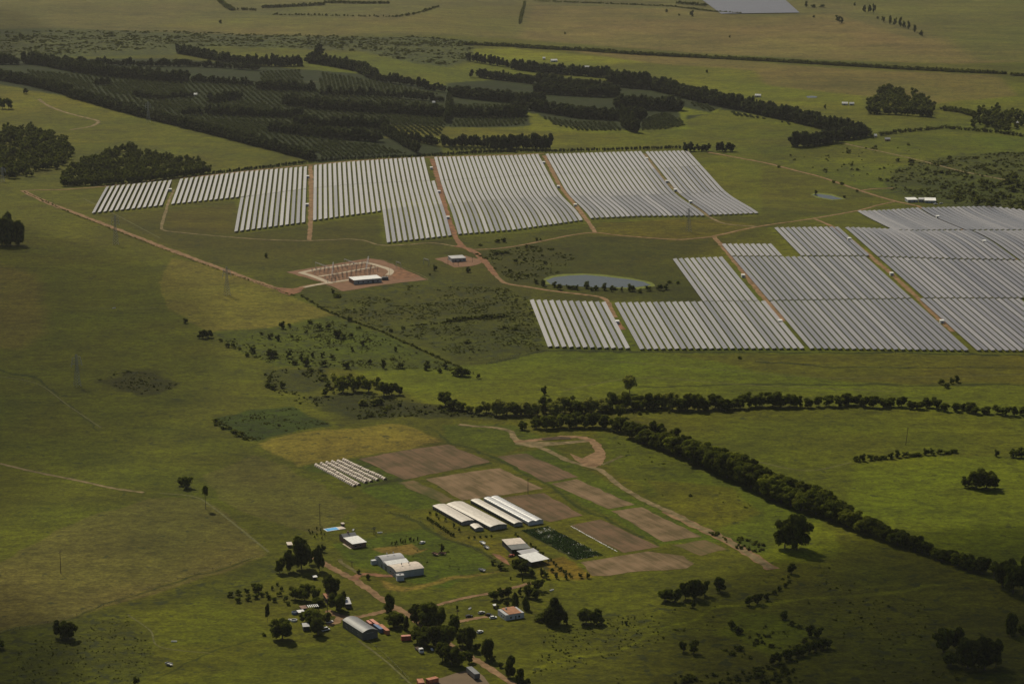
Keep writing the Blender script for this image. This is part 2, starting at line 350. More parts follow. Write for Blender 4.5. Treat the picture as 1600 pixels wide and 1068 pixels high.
    L.new(noise(.2, 4, .7), bp.inputs['Height']); L.new(bp.outputs[0], b.inputs['Normal'])
    me.materials.append(m)
    o = link('ground', me); tag(o, 'olive green pasture and scrubland reaching to the horizon', None, None, 'structure')
build_ground()

# ------------------------------------------------------------------ roads, tracks, field sheets, water
def smooth_line(pts, n=6):
    P = [np.array(p[:2], float) for p in pts]; out = []
    for i in range(len(P) - 1):
        p0 = P[max(i - 1, 0)]; p1 = P[i]; p2 = P[i + 1]; p3 = P[min(i + 2, len(P) - 1)]
        for k in range(n):
            t = k / n
            out.append(.5 * ((2 * p1) + (-p0 + p2) * t + (2 * p0 - 5 * p1 + 4 * p2 - p3) * t * t + (-p0 + 3 * p1 - 3 * p2 + p3) * t ** 3))
    out.append(P[-1]); return out
def dirt(name, col, col2):
    if name in MATS: return MATS[name]
    m = mat(name, col, .95, 0, .16, .1, 0, tuple(c * .8 for c in col2), .2, det=8); return m
M_DIRT = dirt('dirt_road', (.29, .180, .095), (.18, .110, .055))
M_RDIRT = dirt('red_dirt', (.27, .135, .070), (.16, .085, .050))
M_PDIRT = dirt('pale_dirt_track', (.25, .185, .095), (.13, .105, .045))
M_PALE = dirt('worn_path', (.17, .14, .06), (.10, .09, .03))
def ribbon(name, pts, wid, m, label, off=.12, jit=.30, seed=0):
    L = smooth_line(pts); rr = random.Random(len(pts) * 31 + int(pts[0][0]) + seed); W = [G(*p) for p in L]
    # resample in world at ~8 m
    Q = [W[0]]
    for a, b in zip(W[:-1], W[1:]):
        d = (b - a).length; k = max(1, int(d / 7))
        for i in range(1, k + 1): Q.append(a.lerp(b, i / k))
    V = []; F = []
    for i, p in enumerate(Q):
        t = (Q[min(i + 1, len(Q) - 1)] - Q[max(i - 1, 0)]); t.z = 0; t.normalize(); nrm = Vector((-t.y, t.x, 0))
        wl = wid / 2 * (1 + rr.uniform(-jit, jit)); wr = wid / 2 * (1 + rr.uniform(-jit, jit))
        for s in (-wl, -wl * .33, wr * .33, wr):
            q = p + nrm * s; V.append((q.x, q.y, TZ(q.x, q.y) + off))
        if i: b = 4 * i; F += [(b - 4 + k, b - 3 + k, b + 1 + k, b + k) for k in range(3)]
    o = link(name, np_mesh(name, V, F, m)); tag(o, label, None, None, 'structure'); return o
def sheet(name, poly, m, label, off=.10, step=7.0, kind='structure', jit=1.0, edge=None):
    P = [G(*p) for p in poly]; P = [(p.x, p.y) for p in P]; rr = random.Random(int(poly[0][0] * 7 + poly[0][1]))
    # subdivided, slightly uneven outline
    O = []
    for i in range(len(P)):
        a = np.array(P[i]); b = np.array(P[(i + 1) % len(P)]); k = max(1, int(np.linalg.norm(b - a) / step))
        for j in range(k): O.append(a + (b - a) * j / k + (np.array([rr.uniform(-jit, jit), rr.uniform(-jit, jit)]) if j else 0))
    bm = bmesh.new(); vs = [bm.verts.new((p[0], p[1], 0)) for p in O]
    f = bm.faces.new(vs); bmesh.ops.triangulate(bm, faces=[f])
    xs = [p[0] for p in O]; ys = [p[1] for p in O]
    for ax, lo, hi in ((0, min(xs), max(xs)), (1, min(ys), max(ys))):
        k = lo + 14
        while k < hi:
            co = (k, 0, 0) if ax == 0 else (0, k, 0); no = (1, 0, 0) if ax == 0 else (0, 1, 0)
            bmesh.ops.bisect_plane(bm, geom=bm.verts[:] + bm.edges[:] + bm.faces[:], plane_co=co, plane_no=no); k += 14
    for v in bm.verts: v.co.z = TZ(v.co.x, v.co.y) + off
    bmesh.ops.recalc_face_normals(bm, faces=bm.faces)
    if sum(f.normal.z for f in bm.faces) < 0: bmesh.ops.reverse_faces(bm, faces=bm.faces)
    me = bpy.data.meshes.new(name); bm.to_mesh(me); bm.free()
    o = link(name, me, None, m)
    if label: tag(o, label, None, None, kind)
    return o

ribbon('dirt_road', [(35, 298), (75, 317), (110, 330), (190, 361), (270, 392), (340, 418), (400, 440), (430, 450), (455, 456)], 7.5, M_DIRT, 'straight reddish dirt road running down the left side towards the substation')
ribbon('dirt_road', [(400, 440), (440, 453), (462, 452), (490, 445), (540, 440)], 8, M_DIRT, 'dirt road curving from the long road to the substation gate', .13)
sheet('dirt_yard', [(430, 449), (456, 451), (480, 447), (470, 456), (452, 461), (440, 458)], M_RDIRT, 'reddish dirt turning area beside the substation entrance', .16)
ribbon('dirt_track', [(35, 298), (60, 297), (100, 296), (160, 291.5), (230, 283), (330, 273.5), (400, 266), (480, 258), (600, 248.5), (740, 243.5), (850, 240)], 4, M_DIRT, 'thin dirt track along the back edge of the solar field')
ribbon('dirt_track', [(272, 297), (265, 310), (259, 330), (253, 352), (257, 360), (290, 364), (330, 368), (400, 373.5), (450, 375.5), (482, 376), (520, 374.5), (545, 373.5), (570, 376), (595, 383), (632, 382.5), (675, 379.5), (712, 385)], 3.2, M_PDIRT, 'pale track winding below the upper solar field')
ribbon('dirt_track', [(485, 259), (486, 300), (485.5, 340), (483.5, 375)], 5.5, M_DIRT, 'dirt track between panel blocks ending at the pale winding track', .14)
ribbon('dirt_track', [(675, 248), (681, 268), (689, 299), (700, 340), (713, 372), (722, 384), (740, 394)], 6, M_RDIRT, 'reddish track leading down out of the middle of the upper solar field', .14)
ribbon('dirt_track', [(850, 243), (862, 266), (876, 292), (902, 324), (918, 345), (930, 364)], 5, M_DIRT, 'dirt track between panel blocks right of the middle', .14)
ribbon('dirt_track', [(1007, 240), (1025, 264), (1045, 288), (1075, 312), (1098, 330), (1112, 341), (1135, 350), (1182, 354)], 4, M_PDIRT, 'thin track crossing the right part of the upper solar field', .14)
ribbon('dirt_track', [(735, 390), (765, 389), (800, 385.5), (860, 374), (895, 367), (930, 363.5), (970, 368), (1050, 374), (1080, 373), (1112, 369.5), (1150, 361), (1182, 354.5), (1210, 350), (1270, 341.5), (1340, 329), (1370, 321), (1400, 314.5)], 3.6, M_DIRT, 'dirt track running right between the two solar fields')
ribbon('dirt_track', [(1107, 238), (1150, 246), (1200, 255.5), (1245, 267), (1287, 278), (1345, 298), (1370, 306), (1400, 314.5), (1435, 322)], 4.5, M_DIRT, 'dirt road coming from the back towards the small site office')
ribbon('dirt_track', [(1345, 298), (1365, 295), (1400, 294)], 3.5, M_DIRT, 'short dirt spur branching off behind the site office', .14)
ribbon('dirt_road', [(735, 389), (755, 407), (770, 425), (782, 437), (792, 443), (830, 449), (860, 454), (910, 460), (938, 464), (948, 470), (955, 482), (962, 496)], 4.6, M_DIRT, 'dirt track passing below the pond into the lower solar field')
ribbon('dirt_road', [(712, 384), (735, 390), (756, 407), (775, 430)], 7, M_RDIRT, 'wide reddish road beside the small transformer yard', .15)
sheet('dirt_yard', [(957, 498), (969, 503), (978, 515), (966, 515)], M_RDIRT, 'bare red dirt pad beside a white cabin in the lower solar field', .16)
ribbon('dirt_track', [(1116, 370), (1138, 396), (1175, 443), (1208, 482), (1225, 502)], 5, M_DIRT, 'track between the second and third panel blocks of the lower field', .14)
ribbon('dirt_track', [(1273, 342), (1300, 354), (1327, 373), (1362, 402), (1393, 428), (1430, 462), (1471, 502), (1490, 518)], 5, M_DIRT, 'track between the third and fourth panel blocks of the lower field', .14)
ribbon('dirt_track', [(1435, 322), (1465, 339), (1500, 357), (1538, 377), (1570, 396), (1600, 414), (1660, 448)], 5, M_DIRT, 'track at the far right between two panel blocks', .14)
ribbon('dirt_track', [(1310, 222), (1340, 229), (1400, 242), (1450, 254), (1500, 267), (1570, 281)], 4, M_PDIRT, 'straight pale road crossing the pasture at upper right')
ribbon('path', [(60, 155), (75, 165), (100, 175), (130, 183), (150, 188), (153, 192), (140, 198), (110, 203)], 5, M_PDIRT, 'pale zigzag path on the meadow at upper left')
ribbon('path', [(-20, 720), (0, 724), (50, 736), (90, 744), (130, 752), (180, 763), (225, 769)], 3.0, M_PDIRT, 'pale track fading into the pasture at the left edge')
ribbon('dirt_road', [(486, 868), (498, 874), (510, 882), (530, 893), (555, 906), (575, 920), (597, 936), (620, 949), (640, 961), (665, 980), (690, 997), (712, 1013), (735, 1026), (760, 1040), (800, 1068), (840, 1098)], 5.0, M_DIRT, 'main dirt road running diagonally through the farmstead')
ribbon('dirt_road', [(512, 953), (520, 958), (532, 962), (550, 964), (570, 961.5), (590, 957), (610, 952), (622, 950)], 4.6, M_DIRT, 'dirt lane passing behind the grey vaulted barn', .14)
ribbon('dirt_road', [(532, 963), (528, 969), (520, 974), (512, 976)], 5, M_DIRT, 'short dirt lane beside the parked vans', .15)
ribbon('dirt_road', [(682, 945), (700, 940), (730, 933), (767, 926), (800, 918), (832, 910)], 3.6, M_DIRT, 'thin dirt lane running right towards the orchard')
ribbon('dirt_road', [(640, 961), (655, 955), (670, 949), (682, 945)], 3.2, M_DIRT, 'short dirt lane joining the thin lane to the main road', .14)
ribbon('dirt_road', [(555, 906), (556, 901), (564, 897), (580, 897), (598, 899), (614, 899)], 5, M_RDIRT, 'reddish drive to the long white and cream hall', .14)
ribbon('dirt_road', [(530, 873), (535, 880), (545, 886), (556, 893), (564, 897)], 3, M_PALE, 'worn path between the house and the drive', .15)
ribbon('path', [(712, 971), (725, 969), (745, 965), (762, 963)], 4, M_DIRT, 'short dirt lane ending beside the parked cars')
sheet('dirt_yard', [(768, 864), (780, 866), (793, 876), (797, 883), (786, 878), (776, 871)], M_RDIRT, 'orange dirt yard in front of the open sheds')
sheet('dirt_yard', [(672, 1062), (727, 1047), (745, 1048), (756, 1056), (775, 1080), (650, 1085)], mat('brown_yard', (.15, .105, .062), .95, .1, .1), 'bare brown yard at the bottom of the picture with trailer')
ribbon('dirt_track', [(717, 663), (745, 666), (775, 668), (798, 674), (803, 683), (815, 690), (850, 701), (887, 719), (917, 728), (940, 735), (962, 754), (985, 769), (1012, 784), (1050, 801), (1087, 821), (1132, 842), (1175, 868), (1205, 888)], 4.8, M_PDIRT, 'long pale track running past the ploughed parcels', .15)
ribbon('dirt_track', [(1040, 798), (1087, 821), (1132, 842), (1175, 868), (1207, 889)], 8, M_DIRT, 'widened dirt end of the long pale track', .13)
ribbon('dirt_track', [(803, 690), (830, 688), (860, 684.5), (887, 682), (912, 684), (928, 691), (937, 705), (938, 716), (930, 727)], 6.5, M_DIRT, 'looping dirt track around a dug hollow', .16)
sheet('dirt_yard', [(910, 716), (930, 706), (940, 712), (942, 724), (930, 730), (912, 728), (898, 718), (890, 708)], M_DIRT, 'bare dirt spread inside the loop of the track', .18)
sheet('dirt_yard', [(802, 684), (830, 690), (880, 690), (915, 686), (920, 690), (860, 696), (830, 699), (805, 694)], M_PDIRT, 'pale bare ground around the dug hollow', .11)
sheet('mud', [(845, 685), (868, 682), (890, 683), (893, 686), (868, 687), (848, 687.5)], mat('mud', (.075, .055, .035), .95, .25, .3, .05), 'dark muddy hollow inside the looping track', .24, 4)
ribbon('path', [(940, 726), (955, 720), (972, 712)], 3, M_PALE, 'faint worn path leaving the bare dirt', .14)

def furrowed(name, c1, c2, ang, scale=.25, dist=3.0):
    if name in MATS: return MATS[name]
    m = bpy.data.materials.new(name); m.use_nodes = True; n = m.node_tree; L = n.links; b = n.nodes['Principled BSDF']
    b.inputs['Roughness'].default_value = .95; b.inputs['Specular IOR Level'].default_value = .1
    tc = n.nodes.new('ShaderNodeTexCoord'); mp = n.nodes.new('ShaderNodeMapping'); mp.inputs['Scale'].default_value = (1, .06, 1); mp0 = n.nodes.new('ShaderNodeMapping'); mp0.inputs['Rotation'].default_value = (0, 0, ang)
    nz = n.nodes.new('ShaderNodeTexNoise'); nz.inputs['Scale'].default_value = scale; nz.inputs['Detail'].default_value = 5; nz.inputs['Roughness'].default_value = .7
    nz2 = n.nodes.new('ShaderNodeTexNoise'); nz2.inputs['Scale'].default_value = .06; nz2.inputs['Detail'].default_value = 4
    L.new(tc.outputs['Object'], mp0.inputs[0]); L.new(mp0.outputs[0], mp.inputs[0]); L.new(mp.outputs[0], nz.inputs['Vector']); L.new(tc.outputs['Object'], nz2.inputs['Vector'])
    ad = n.nodes.new('ShaderNodeMath'); ad.operation = 'MULTIPLY_ADD'; ad.inputs[1].default_value = .55; L.new(nz.outputs[0], ad.inputs[0])
    m2 = n.nodes.new('ShaderNodeMath'); m2.operation = 'MULTIPLY'; m2.inputs[1].default_value = .45; L.new(nz2.outputs[0], m2.inputs[0]); L.new(m2.outputs[0], ad.inputs[2])
    cr = n.nodes.new('ShaderNodeValToRGB'); cr.color_ramp.elements[0].position = .42; cr.color_ramp.elements[0].color = (*c2, 1)
    cr.color_ramp.elements[1].position = .57; cr.color_ramp.elements[1].color = (*c1, 1); L.new(ad.outputs[0], cr.inputs[0])
    L.new(cr.outputs[0], b.inputs['Base Color']); MATS[name] = m; return m
ga = G(765.6, 829); gb = G(697.5, 793); FANG = math.atan2((gb - ga).y, (gb - ga).x) - math.pi / 2   # direction of the parcels
R_ = FANG
M_PL1 = furrowed('ploughed_soil', (.165, .102, .058), (.085, .064, .030), -R_)
M_PL2 = furrowed('pale_ploughed_soil', (.225, .150, .085), (.110, .080, .036), -R_)
M_PL3 = furrowed('weedy_soil', (.150, .105, .046), (.068, .068, .018), -R_)
FIELDS = [
 ([(560, 716.5), (640, 702), (700, 694), (765, 720), (764, 722), (632, 749)], M_PL1, 'large brown ploughed parcel beside the rows of small crop tunnels'),
 ([(665, 748), (720, 739), (781, 731), (849, 763), (770, 775), (722, 781)], M_PL2, 'brown ploughed parcel directly behind the greenhouses'),
 ([(621, 754), (646, 750), (710, 780), (692, 787)], M_PL3, 'narrow weedy strip left of the parcel behind the greenhouses'),
 ([(777, 713), (822, 708), (904, 745), (851, 753)], M_PL1, 'brown parcel below the pale looping track'),
 ([(861, 755), (901, 748), (992, 788), (951, 795)], M_PL2, 'pale brown parcel in the middle of the row beside the long track'),
 ([(785, 777), (850, 770), (911, 805), (860, 815), (848, 812)], M_PL1, 'brown parcel touching the right end of the greenhouses'),
 ([(955, 798), (1003, 792), (1097, 838), (1037, 846)], M_PL2, 'palest brown parcel nearest to the long track'),
 ([(890, 821), (938, 811), (1031, 854), (974, 863)], M_PL1, 'brown parcel right of the vegetable plot'),
 ([(1050, 851), (1102, 843), (1136, 858), (1095, 868)], M_PL3, 'small weedy brown parcel at the end of the row of parcels'),
 ([(907, 878), (1012, 861), (1068, 868), (1085, 880), (1072, 888), (1000, 892), (950, 899), (925, 899)], M_PL2, 'patchy brown parcel below the vegetable plot'),
]
for p, m, l in FIELDS: sheet('field', p, m, l, .09)
sheet('field', [(812, 828), (857, 822), (937, 866), (900, 875)], furrowed('vegetable_soil', (.04, .045, .010), (.018, .028, .006), -R_, .4), 'dark green vegetable plot with white specks', .09)

# cattle tracks and wheel marks worn into the pasture
M_TRK = mat('trodden_grass', (.092, .088, .020), .95, .35, .3)
for k, pts in enumerate([[(130, 480), (175, 482), (245, 481)], [(0, 588), (60, 600), (105, 632), (158, 668)], [(250, 770), (300, 775), (330, 790), (420, 862)],
    [(200, 960), (235, 985), (250, 1010), (330, 1020)], [(560, 1000), (600, 1030), (650, 1075)], [(1180, 720), (1260, 735), (1330, 722)], [(900, 560), (1100, 575), (1300, 590), (1600, 585)], [(880, 610), (1000, 590), (1150, 600), (1400, 612)],
    [(430, 130), (500, 128), (560, 135)], [(1000, 210), (1100, 215), (1230, 222)], [(130, 310), (180, 335), (250, 372)]]):
    ribbon('path', pts, 1.1 + .3 * (k % 3), M_TRK, 'faint trodden path across the pasture', .09)
POST = []
def fence(pts, label):
    W = [G(*p) for p in smooth_line(pts, 3)]; wi = MB(); r = empty('fence', (0, 0, 0)); tag(r, label, 'fence')
    for a, b in zip(W[:-1], W[1:]):
        n = max(1, int((b - a).length / 14))
        for i in range(n):
            p = a.lerp(b, i / n); q = a.lerp(b, (i + 1) / n); p.z = TZ(p.x, p.y); q.z = TZ(q.x, q.y); POST.append(MB().bar((0, 0, -.3), (0, 0, 1.4), .11, n=4).build('post', M_WOOD, r) if not POST else link('post', POST[0].data, r)); POST[-1].location = p
            for h in (.7, 1.3): wi.bar(p + Vector((0, 0, h)), q + Vector((0, 0, h)), .025, n=3)
    wi.build('wires', M_STEEL, r)
fence([(760, 569), (850, 548.5), (1000, 551), (1250, 551), (1600, 554)], 'long wire fence along the near edge of the lower solar field')
fence([(0, 989), (120, 961), (250, 913), (400, 871)], 'wire fence along the near edge of the pale stubble field')
fence([(1180, 565), (1300, 573), (1420, 575), (1600, 573)], 'wire fence across the grass right of the bright meadow')
fence([(600, 800), (640, 808), (700, 838), (790, 882)], 'fence running beside the dark shrubs left of the greenhouses')
fence([(572, 1000), (600, 1022), (640, 1062)], 'short fence running down from the grey barn')
fence([(682, 950), (767, 930), (832, 914)], 'fence beside the thin lane to the orchard')

# water
M_WATER = bpy.data.materials.new('pond_water'); M_WATER.use_nodes = True
_b = M_WATER.node_tree.nodes['Principled BSDF']; _b.inputs['Base Color'].default_value = (.035, .045, .045, 1); _b.inputs['Roughness'].default_value = .22; _b.inputs['Specular IOR Level'].default_value = .28
_n = M_WATER.node_tree.nodes.new('ShaderNodeTexNoise'); _n.inputs['Scale'].default_value = .4; _bp = M_WATER.node_tree.nodes.new('ShaderNodeBump'); _bp.inputs['Strength'].default_value = .15
M_WATER.node_tree.links.new(_n.outputs[0], _bp.inputs['Height']); M_WATER.node_tree.links.new(_bp.outputs[0], _b.inputs['Normal'])
M_REED = mat('pond_margin_grass', (.115, .135, .010), .95, .2, .2)
sheet('pond_margin', [(849, 436), (862, 431), (880, 428), (910, 427), (945, 429), (985, 434), (1018, 441), (1024, 447), (1000, 452), (850, 444)], M_REED, 'bright green grassy margin around the long pond', .08)
sheet('pond', [(853, 438), (866, 433), (890, 430.5), (915, 429.5), (945, 432), (980, 436), (1005, 440), (1017, 445.5), (990, 449), (930, 449), (860, 444)], M_WATER, 'long grey pond between the two solar fields', .14, 10)
sheet('pond_margin', [(1266, 304), (1275, 301), (1300, 303), (1322, 311), (1300, 313), (1275, 309)], M_REED, 'green margin of the small round pond at upper right', .08)
sheet('pond', [(1269, 304.5), (1278, 303), (1298, 305.5), (1317, 311), (1300, 311.8), (1284, 309)], M_WATER, 'small pond at upper right of the upper solar field', .14, 10)
sheet('pond', [(1259, 151), (1268, 150), (1277, 151), (1276, 153), (1262, 153.4)], M_WATER, 'tiny pale pond far away near the white roofs', .3, 10)

# ------------------------------------------------------------------ solar fields
def panel_mat():
    m = bpy.data.materials.new('solar_glass'); m.use_nodes = True; n = m.node_tree; L = n.links; b = n.nodes['Principled BSDF']
    uv = n.nodes.new('ShaderNodeUVMap'); br = n.nodes.new('ShaderNodeTexBrick')
    br.offset = 0; br.inputs['Scale'].default_value = 1; br.inputs['Mortar Size'].default_value = .045; br.inputs['Mortar Smooth'].default_value = 0
    br.inputs['Brick Width'].default_value = 2.0; br.inputs['Row Height'].default_value = 1.0
    br.inputs['Color1'].default_value = (.040, .038, .055, 1); br.inputs['Color2'].default_value = (.052, .048, .058, 1); br.inputs['Mortar'].default_value = (.28, .26, .30, 1)
    L.new(uv.outputs[0], br.inputs['Vector']); L.new(br.outputs['Color'], b.inputs['Base Color'])
    oi = n.nodes.new('ShaderNodeObjectInfo'); mr = n.nodes.new('ShaderNodeMapRange'); mr.inputs[3].default_value = .30; mr.inputs[4].default_value = .42; L.new(oi.outputs['Random'], mr.inputs[0]); L.new(mr.outputs[0], b.inputs['Roughness'])
    mr2 = n.nodes.new('ShaderNodeMapRange'); mr2.inputs[3].default_value = .88; mr2.inputs[4].default_value = 1.12; L.new(oi.outputs['Random'], mr2.inputs[0]); vs_ = n.nodes.new('ShaderNodeVectorMath'); vs_.operation = 'SCALE'; L.new(br.outputs['Color'], vs_.inputs[0]); L.new(mr2.outputs[0], vs_.inputs['Scale']); L.new(vs_.outputs[0], b.inputs['Base Color'])
    b.inputs['Specular IOR Level'].default_value = 1.0; b.inputs['IOR'].default_value = 1.6
    return m
M_PANEL = panel_mat()
RAZ = math.atan2(-300, math.hypot(FPX, HZ)); RD = np.array([math.sin(RAZ), math.cos(RAZ)]); RE = np.array([math.cos(RAZ), -math.sin(RAZ)])
def uvg(px, py): p = G(px, py); q = np.array([p.x, p.y]); return float(q @ RE), float(q @ RD)
PITCHM, PWID, TILT = 6.0, 3.75, math.radians(14)
def lin(poly):
    P = sorted(uvg(*p) for p in poly); U = [p[0] for p in P]; Vv = [p[1] for p in P]
    def f(u):
        if u < U[0]: k = (Vv[1] - Vv[0]) / (U[1] - U[0]); return Vv[0] + k * (u - U[0])
        if u > U[-1]: k = (Vv[-1] - Vv[-2]) / (U[-1] - U[-2]); return Vv[-1] + k * (u - U[-1])
        return float(np.interp(u, U, Vv))
    return f, U[0], U[-1]
FULL = {'e': [(716, 368), (911, 346)], 'f': [(923, 343), (1099, 339)], 'g': [(1108, 338), (1189, 335)]}
COLS = {k: uvg(*p)[0] + 2.0 for k, p in dict(a=(143, 335), b=(267, 321), d=(489, 346.5), e=(716, 368), f=(923, 343), g=(1108, 338),
        A=(856, 544), B=(1000, 548), C=(1266, 547), D=(1527, 549.5), E=(1446, 326)).items()}
gA = [(372, 311), (402, 307), (480, 297), (489, 296), (675, 284.5), (800, 277), (870, 273), (940, 272), (1021, 266), (1088, 261), (1115, 259)]
gB = [(590, 330), (675, 323), (700, 321), (800, 312.5), (892, 308), (940, 308.5), (1070, 304.5), (1150, 300)]
def cut(g, a, b): return [(x, y) for x, y in [(a, float(np.interp(a, [q[0] for q in g], [q[1] for q in g])))] + [q for q in g if a < q[0] < b] + [(b, float(np.interp(b, [q[0] for q in g], [q[1] for q in g])))]]
BANDS = [
 ('a', [(143, 335), (253, 323)], [(170, 293), (270, 283)], 'small block at the far left of the upper field'),
 ('b', [(267, 321), (372, 310), (402, 307), (478, 297)], [(286, 281), (380, 270), (480, 262)], 'upper field back block beside the far left one'),
 ('b', [(367, 364), (476, 349.5)], [(372, 311), (402, 307), (480, 297)], 'front block left of the first straight track in the upper field'),
 ('d', cut(gA, 489, 676), [(491, 260), (583, 252), (668, 247)], 'back block between the first and second tracks of the upper field'),
 ('d', [(489, 346.5), (590, 332.5), (600, 329.5), (675, 323), (693, 321)], cut(gA, 480, 690), 'middle block between the first and second tracks of the upper field'),
 ('d', [(602, 381.5), (706, 370)], [(590, 330), (693, 321)], 'front block left of the reddish track in the upper field'),
 ('e', cut(gA, 690, 868), [(682, 247), (846, 242)], 'back block between the second and third tracks of the upper field'),
 ('e', cut(gB, 702, 888), cut(gA, 690, 868), 'middle block between the second and third tracks of the upper field'),
 ('e', [(716, 368), (800, 361.5), (911, 346)], cut(gB, 702, 888), 'front block between the second and third tracks of the upper field'),
 ('f', cut(gA, 872, 1026), [(858, 242), (1003, 238)], 'back block between the third and fourth tracks of the upper field'),
 ('f', cut(gB, 897, 1064), cut(gA, 872, 1026), 'middle block between the third and fourth tracks of the upper field'),
 ('f', [(923, 343), (1000, 339.5), (1099, 339)], cut(gB, 897, 1064), 'front block between the third and fourth tracks of the upper field'),
 ('g', cut(gA, 1032, 1112), [(1006, 238.7), (1075, 237)], 'back block at the right end of the upper field'),
 ('g', cut(gB, 1068, 1148), cut(gA, 1032, 1112), 'middle block at the right end of the upper field'),
 ('g', [(1108, 338), (1189, 335)], cut(gB, 1068, 1148), 'front block at the right end of the upper field'),
 ('A', [(856, 544), (986, 547)], [(829.5, 470.5), (943, 474)], 'leftmost block of the lower field'),
 ('B', [(1000, 548), (1253, 547)], [(956, 475), (1189, 472.5)], 'front block right of the red dirt pad in the lower field'),
 ('B', [(1104, 473), (1189, 472)], [(1059, 406), (1137, 403)], 'block above and left of the second track in the lower field'),
 ('C', [(1266, 547), (1512, 550)], [(1203, 472.5), (1425, 469)], 'front block between the second and third tracks of the lower field'),
 ('C', [(1201, 471.5), (1427, 468)], [(1148, 403), (1225, 403), (1362, 402.5)], 'middle block between the second and third tracks of the lower field'),
 ('C', [(1147, 402), (1227, 402)], [(1134, 383), (1209, 383)], 'short block beside the grassy notch of the lower field'),
 ('C', [(1254, 401.5), (1362, 401.5)], [(1204, 357.5), (1300, 356.5)], 'back block left of the third track in the lower field'),
 ('D', [(1527, 549.5), (2200, 552)], [(1450, 468.5), (1600, 468.5), (1900, 468.5)], 'front block at the lower right edge of the lower field'),
 ('D', [(1448, 467.5), (1600, 467.5), (1900, 467)], [(1374, 403.5), (1500, 407.5), (1585, 408.5)], 'middle block at the right side of the lower field'),
 ('D', [(1373, 402.5), (1500, 406.5), (1590, 407.5)], [(1308, 357), (1390, 359.5), (1407, 361.5), (1505, 361.5)], 'third block from the front at the right side of the lower field'),
 ('D', [(1393, 360.5), (1508, 360.5)], [(1339, 331), (1432, 326.5)], 'back block left of the far right track'),
 ('E', [(1510, 361), (1582, 361), (1760, 362)], [(1446, 326), (1547, 324), (1600, 329.5), (1640, 334)], 'back block right of the far right track'),
 ('E', [(1592, 408), (1800, 409)], [(1510, 361.8), (1582, 361.8), (1760, 362.8)], 'front block right of the far right track'),
]
def row_geo(u, v0, v1):
    """panel slab and supports of one row that follows the ground"""
    n = max(2, int(round((v1 - v0) / 11.0))); hw = PWID / 2; V = []; F = []; UV = []; SV = []; SF = []
    vs = np.linspace(v0, v1, n + 1)
    x = u * RE[0] + vs * RD[0]; y = u * RE[1] + vs * RD[1]; z = terr(x, y) + 1.75
    ct, st = math.cos(TILT) * hw, math.sin(TILT) * hw
    for i in range(n + 1):
        for s in (-1, 1):
            for dz in (0, -.09):
                V.append((x[i] + RE[0] * s * ct, y[i] + RE[1] * s * ct, z[i] + s * st + dz))
    for i in range(n):
        b = 4 * i; F += [(b, b + 2, b + 6, b + 4), (b + 1, b + 5, b + 7, b + 3), (b, b + 4, b + 5, b + 1), (b + 2, b + 3, b + 7, b + 6)]
        a0, a1 = vs[i] - v0, vs[i + 1] - v0
        UV += [(0, a0), (4, a0), (4, a1), (0, a1)] + [(.5, a0 + .5)] * 12
    b = 4 * n; F += [(0, 1, 3, 2), (b, b + 2, b + 3, b + 1)]; UV += [(.5, .5)] * 8
    # torque beam and posts
    def bx(c0, c1, w, h):
        k = len(SV)
        for (cx, cy, cz) in (c0, c1):
            for sx, sz in ((-w, -h), (w, -h), (w, h), (-w, h)): SV.append((cx + RE[0] * sx, cy + RE[1] * sx, cz + sz))
        SF.extend([(k, k + 1, k + 5, k + 4), (k + 1, k + 2, k + 6, k + 5), (k + 2, k + 3, k + 7, k + 6), (k + 3, k, k + 4, k + 7), (k, k + 3, k + 2, k + 1), (k + 4, k + 5, k + 6, k + 7)])
    for i in range(n): bx((x[i], y[i], z[i] - .20), (x[i + 1], y[i + 1], z[i + 1] - .20), .08, .08)
    for i in range(n + 1):
        yy = .09; k = len(SV)
        for zz in (z[i] - 2.2, z[i] - .2):
            for a, c in ((-yy, -yy), (yy, -yy), (yy, yy), (-yy, yy)): SV.append((x[i] + a, y[i] + c, zz))
        SF.extend([(k, k + 1, k + 5, k + 4), (k + 1, k + 2, k + 6, k + 5), (k + 2, k + 3, k + 7, k + 6), (k + 3, k, k + 4, k + 7)])
    return V, F, UV, SV, SF
def panel_obj(name, V, F, UV, parent=None):
    me = np_mesh(name, V, F, M_PANEL); ul = me.uv_layers.new(name='UVMap'); ul.data.foreach_set('uv', np.array(UV, np.float32).ravel())
    return link(name, me, parent)
ROWS = []
for key, near, far, phrase in BANDS:
    fn, u0, u1 = lin(near); ff, _, _ = lin(far)
    if key in FULL: u0, u1 = uvg(*FULL[key][0])[0], uvg(*FULL[key][1])[0]
    k0 = math.ceil((u0 - 1.5 - COLS[key]) / PITCHM)
    k = k0; cnt = 0
    while COLS[key] + k * PITCHM < u1 + .5:
        u = COLS[key] + k * PITCHM; k += 1; v0, v1 = fn(u), ff(u)
        if v1 - v0 < 15: continue
        v0 += .6; v1 -= .6; cnt += 1
        e = [u * RE + v * RD for v in (v0, v1)]
        pa, pb = [proj(q[0], q[1], TZ(*q)) for q in e]
        if min(pa[0], pb[0]) > 1598: continue
        vis = 1.0 if max(pa[0], pb[0]) < 1600 else (1600 - min(pa[0], pb[0])) / abs(pa[0] - pb[0] + 1e-6)
        ROWS.append((math.hypot(pa[0] - pb[0], pa[1] - pb[1]) * min(1, vis) * (pa[1] + 380), u, v0, v1, phrase, cnt))
ROWS.sort(key=lambda r: -r[0])
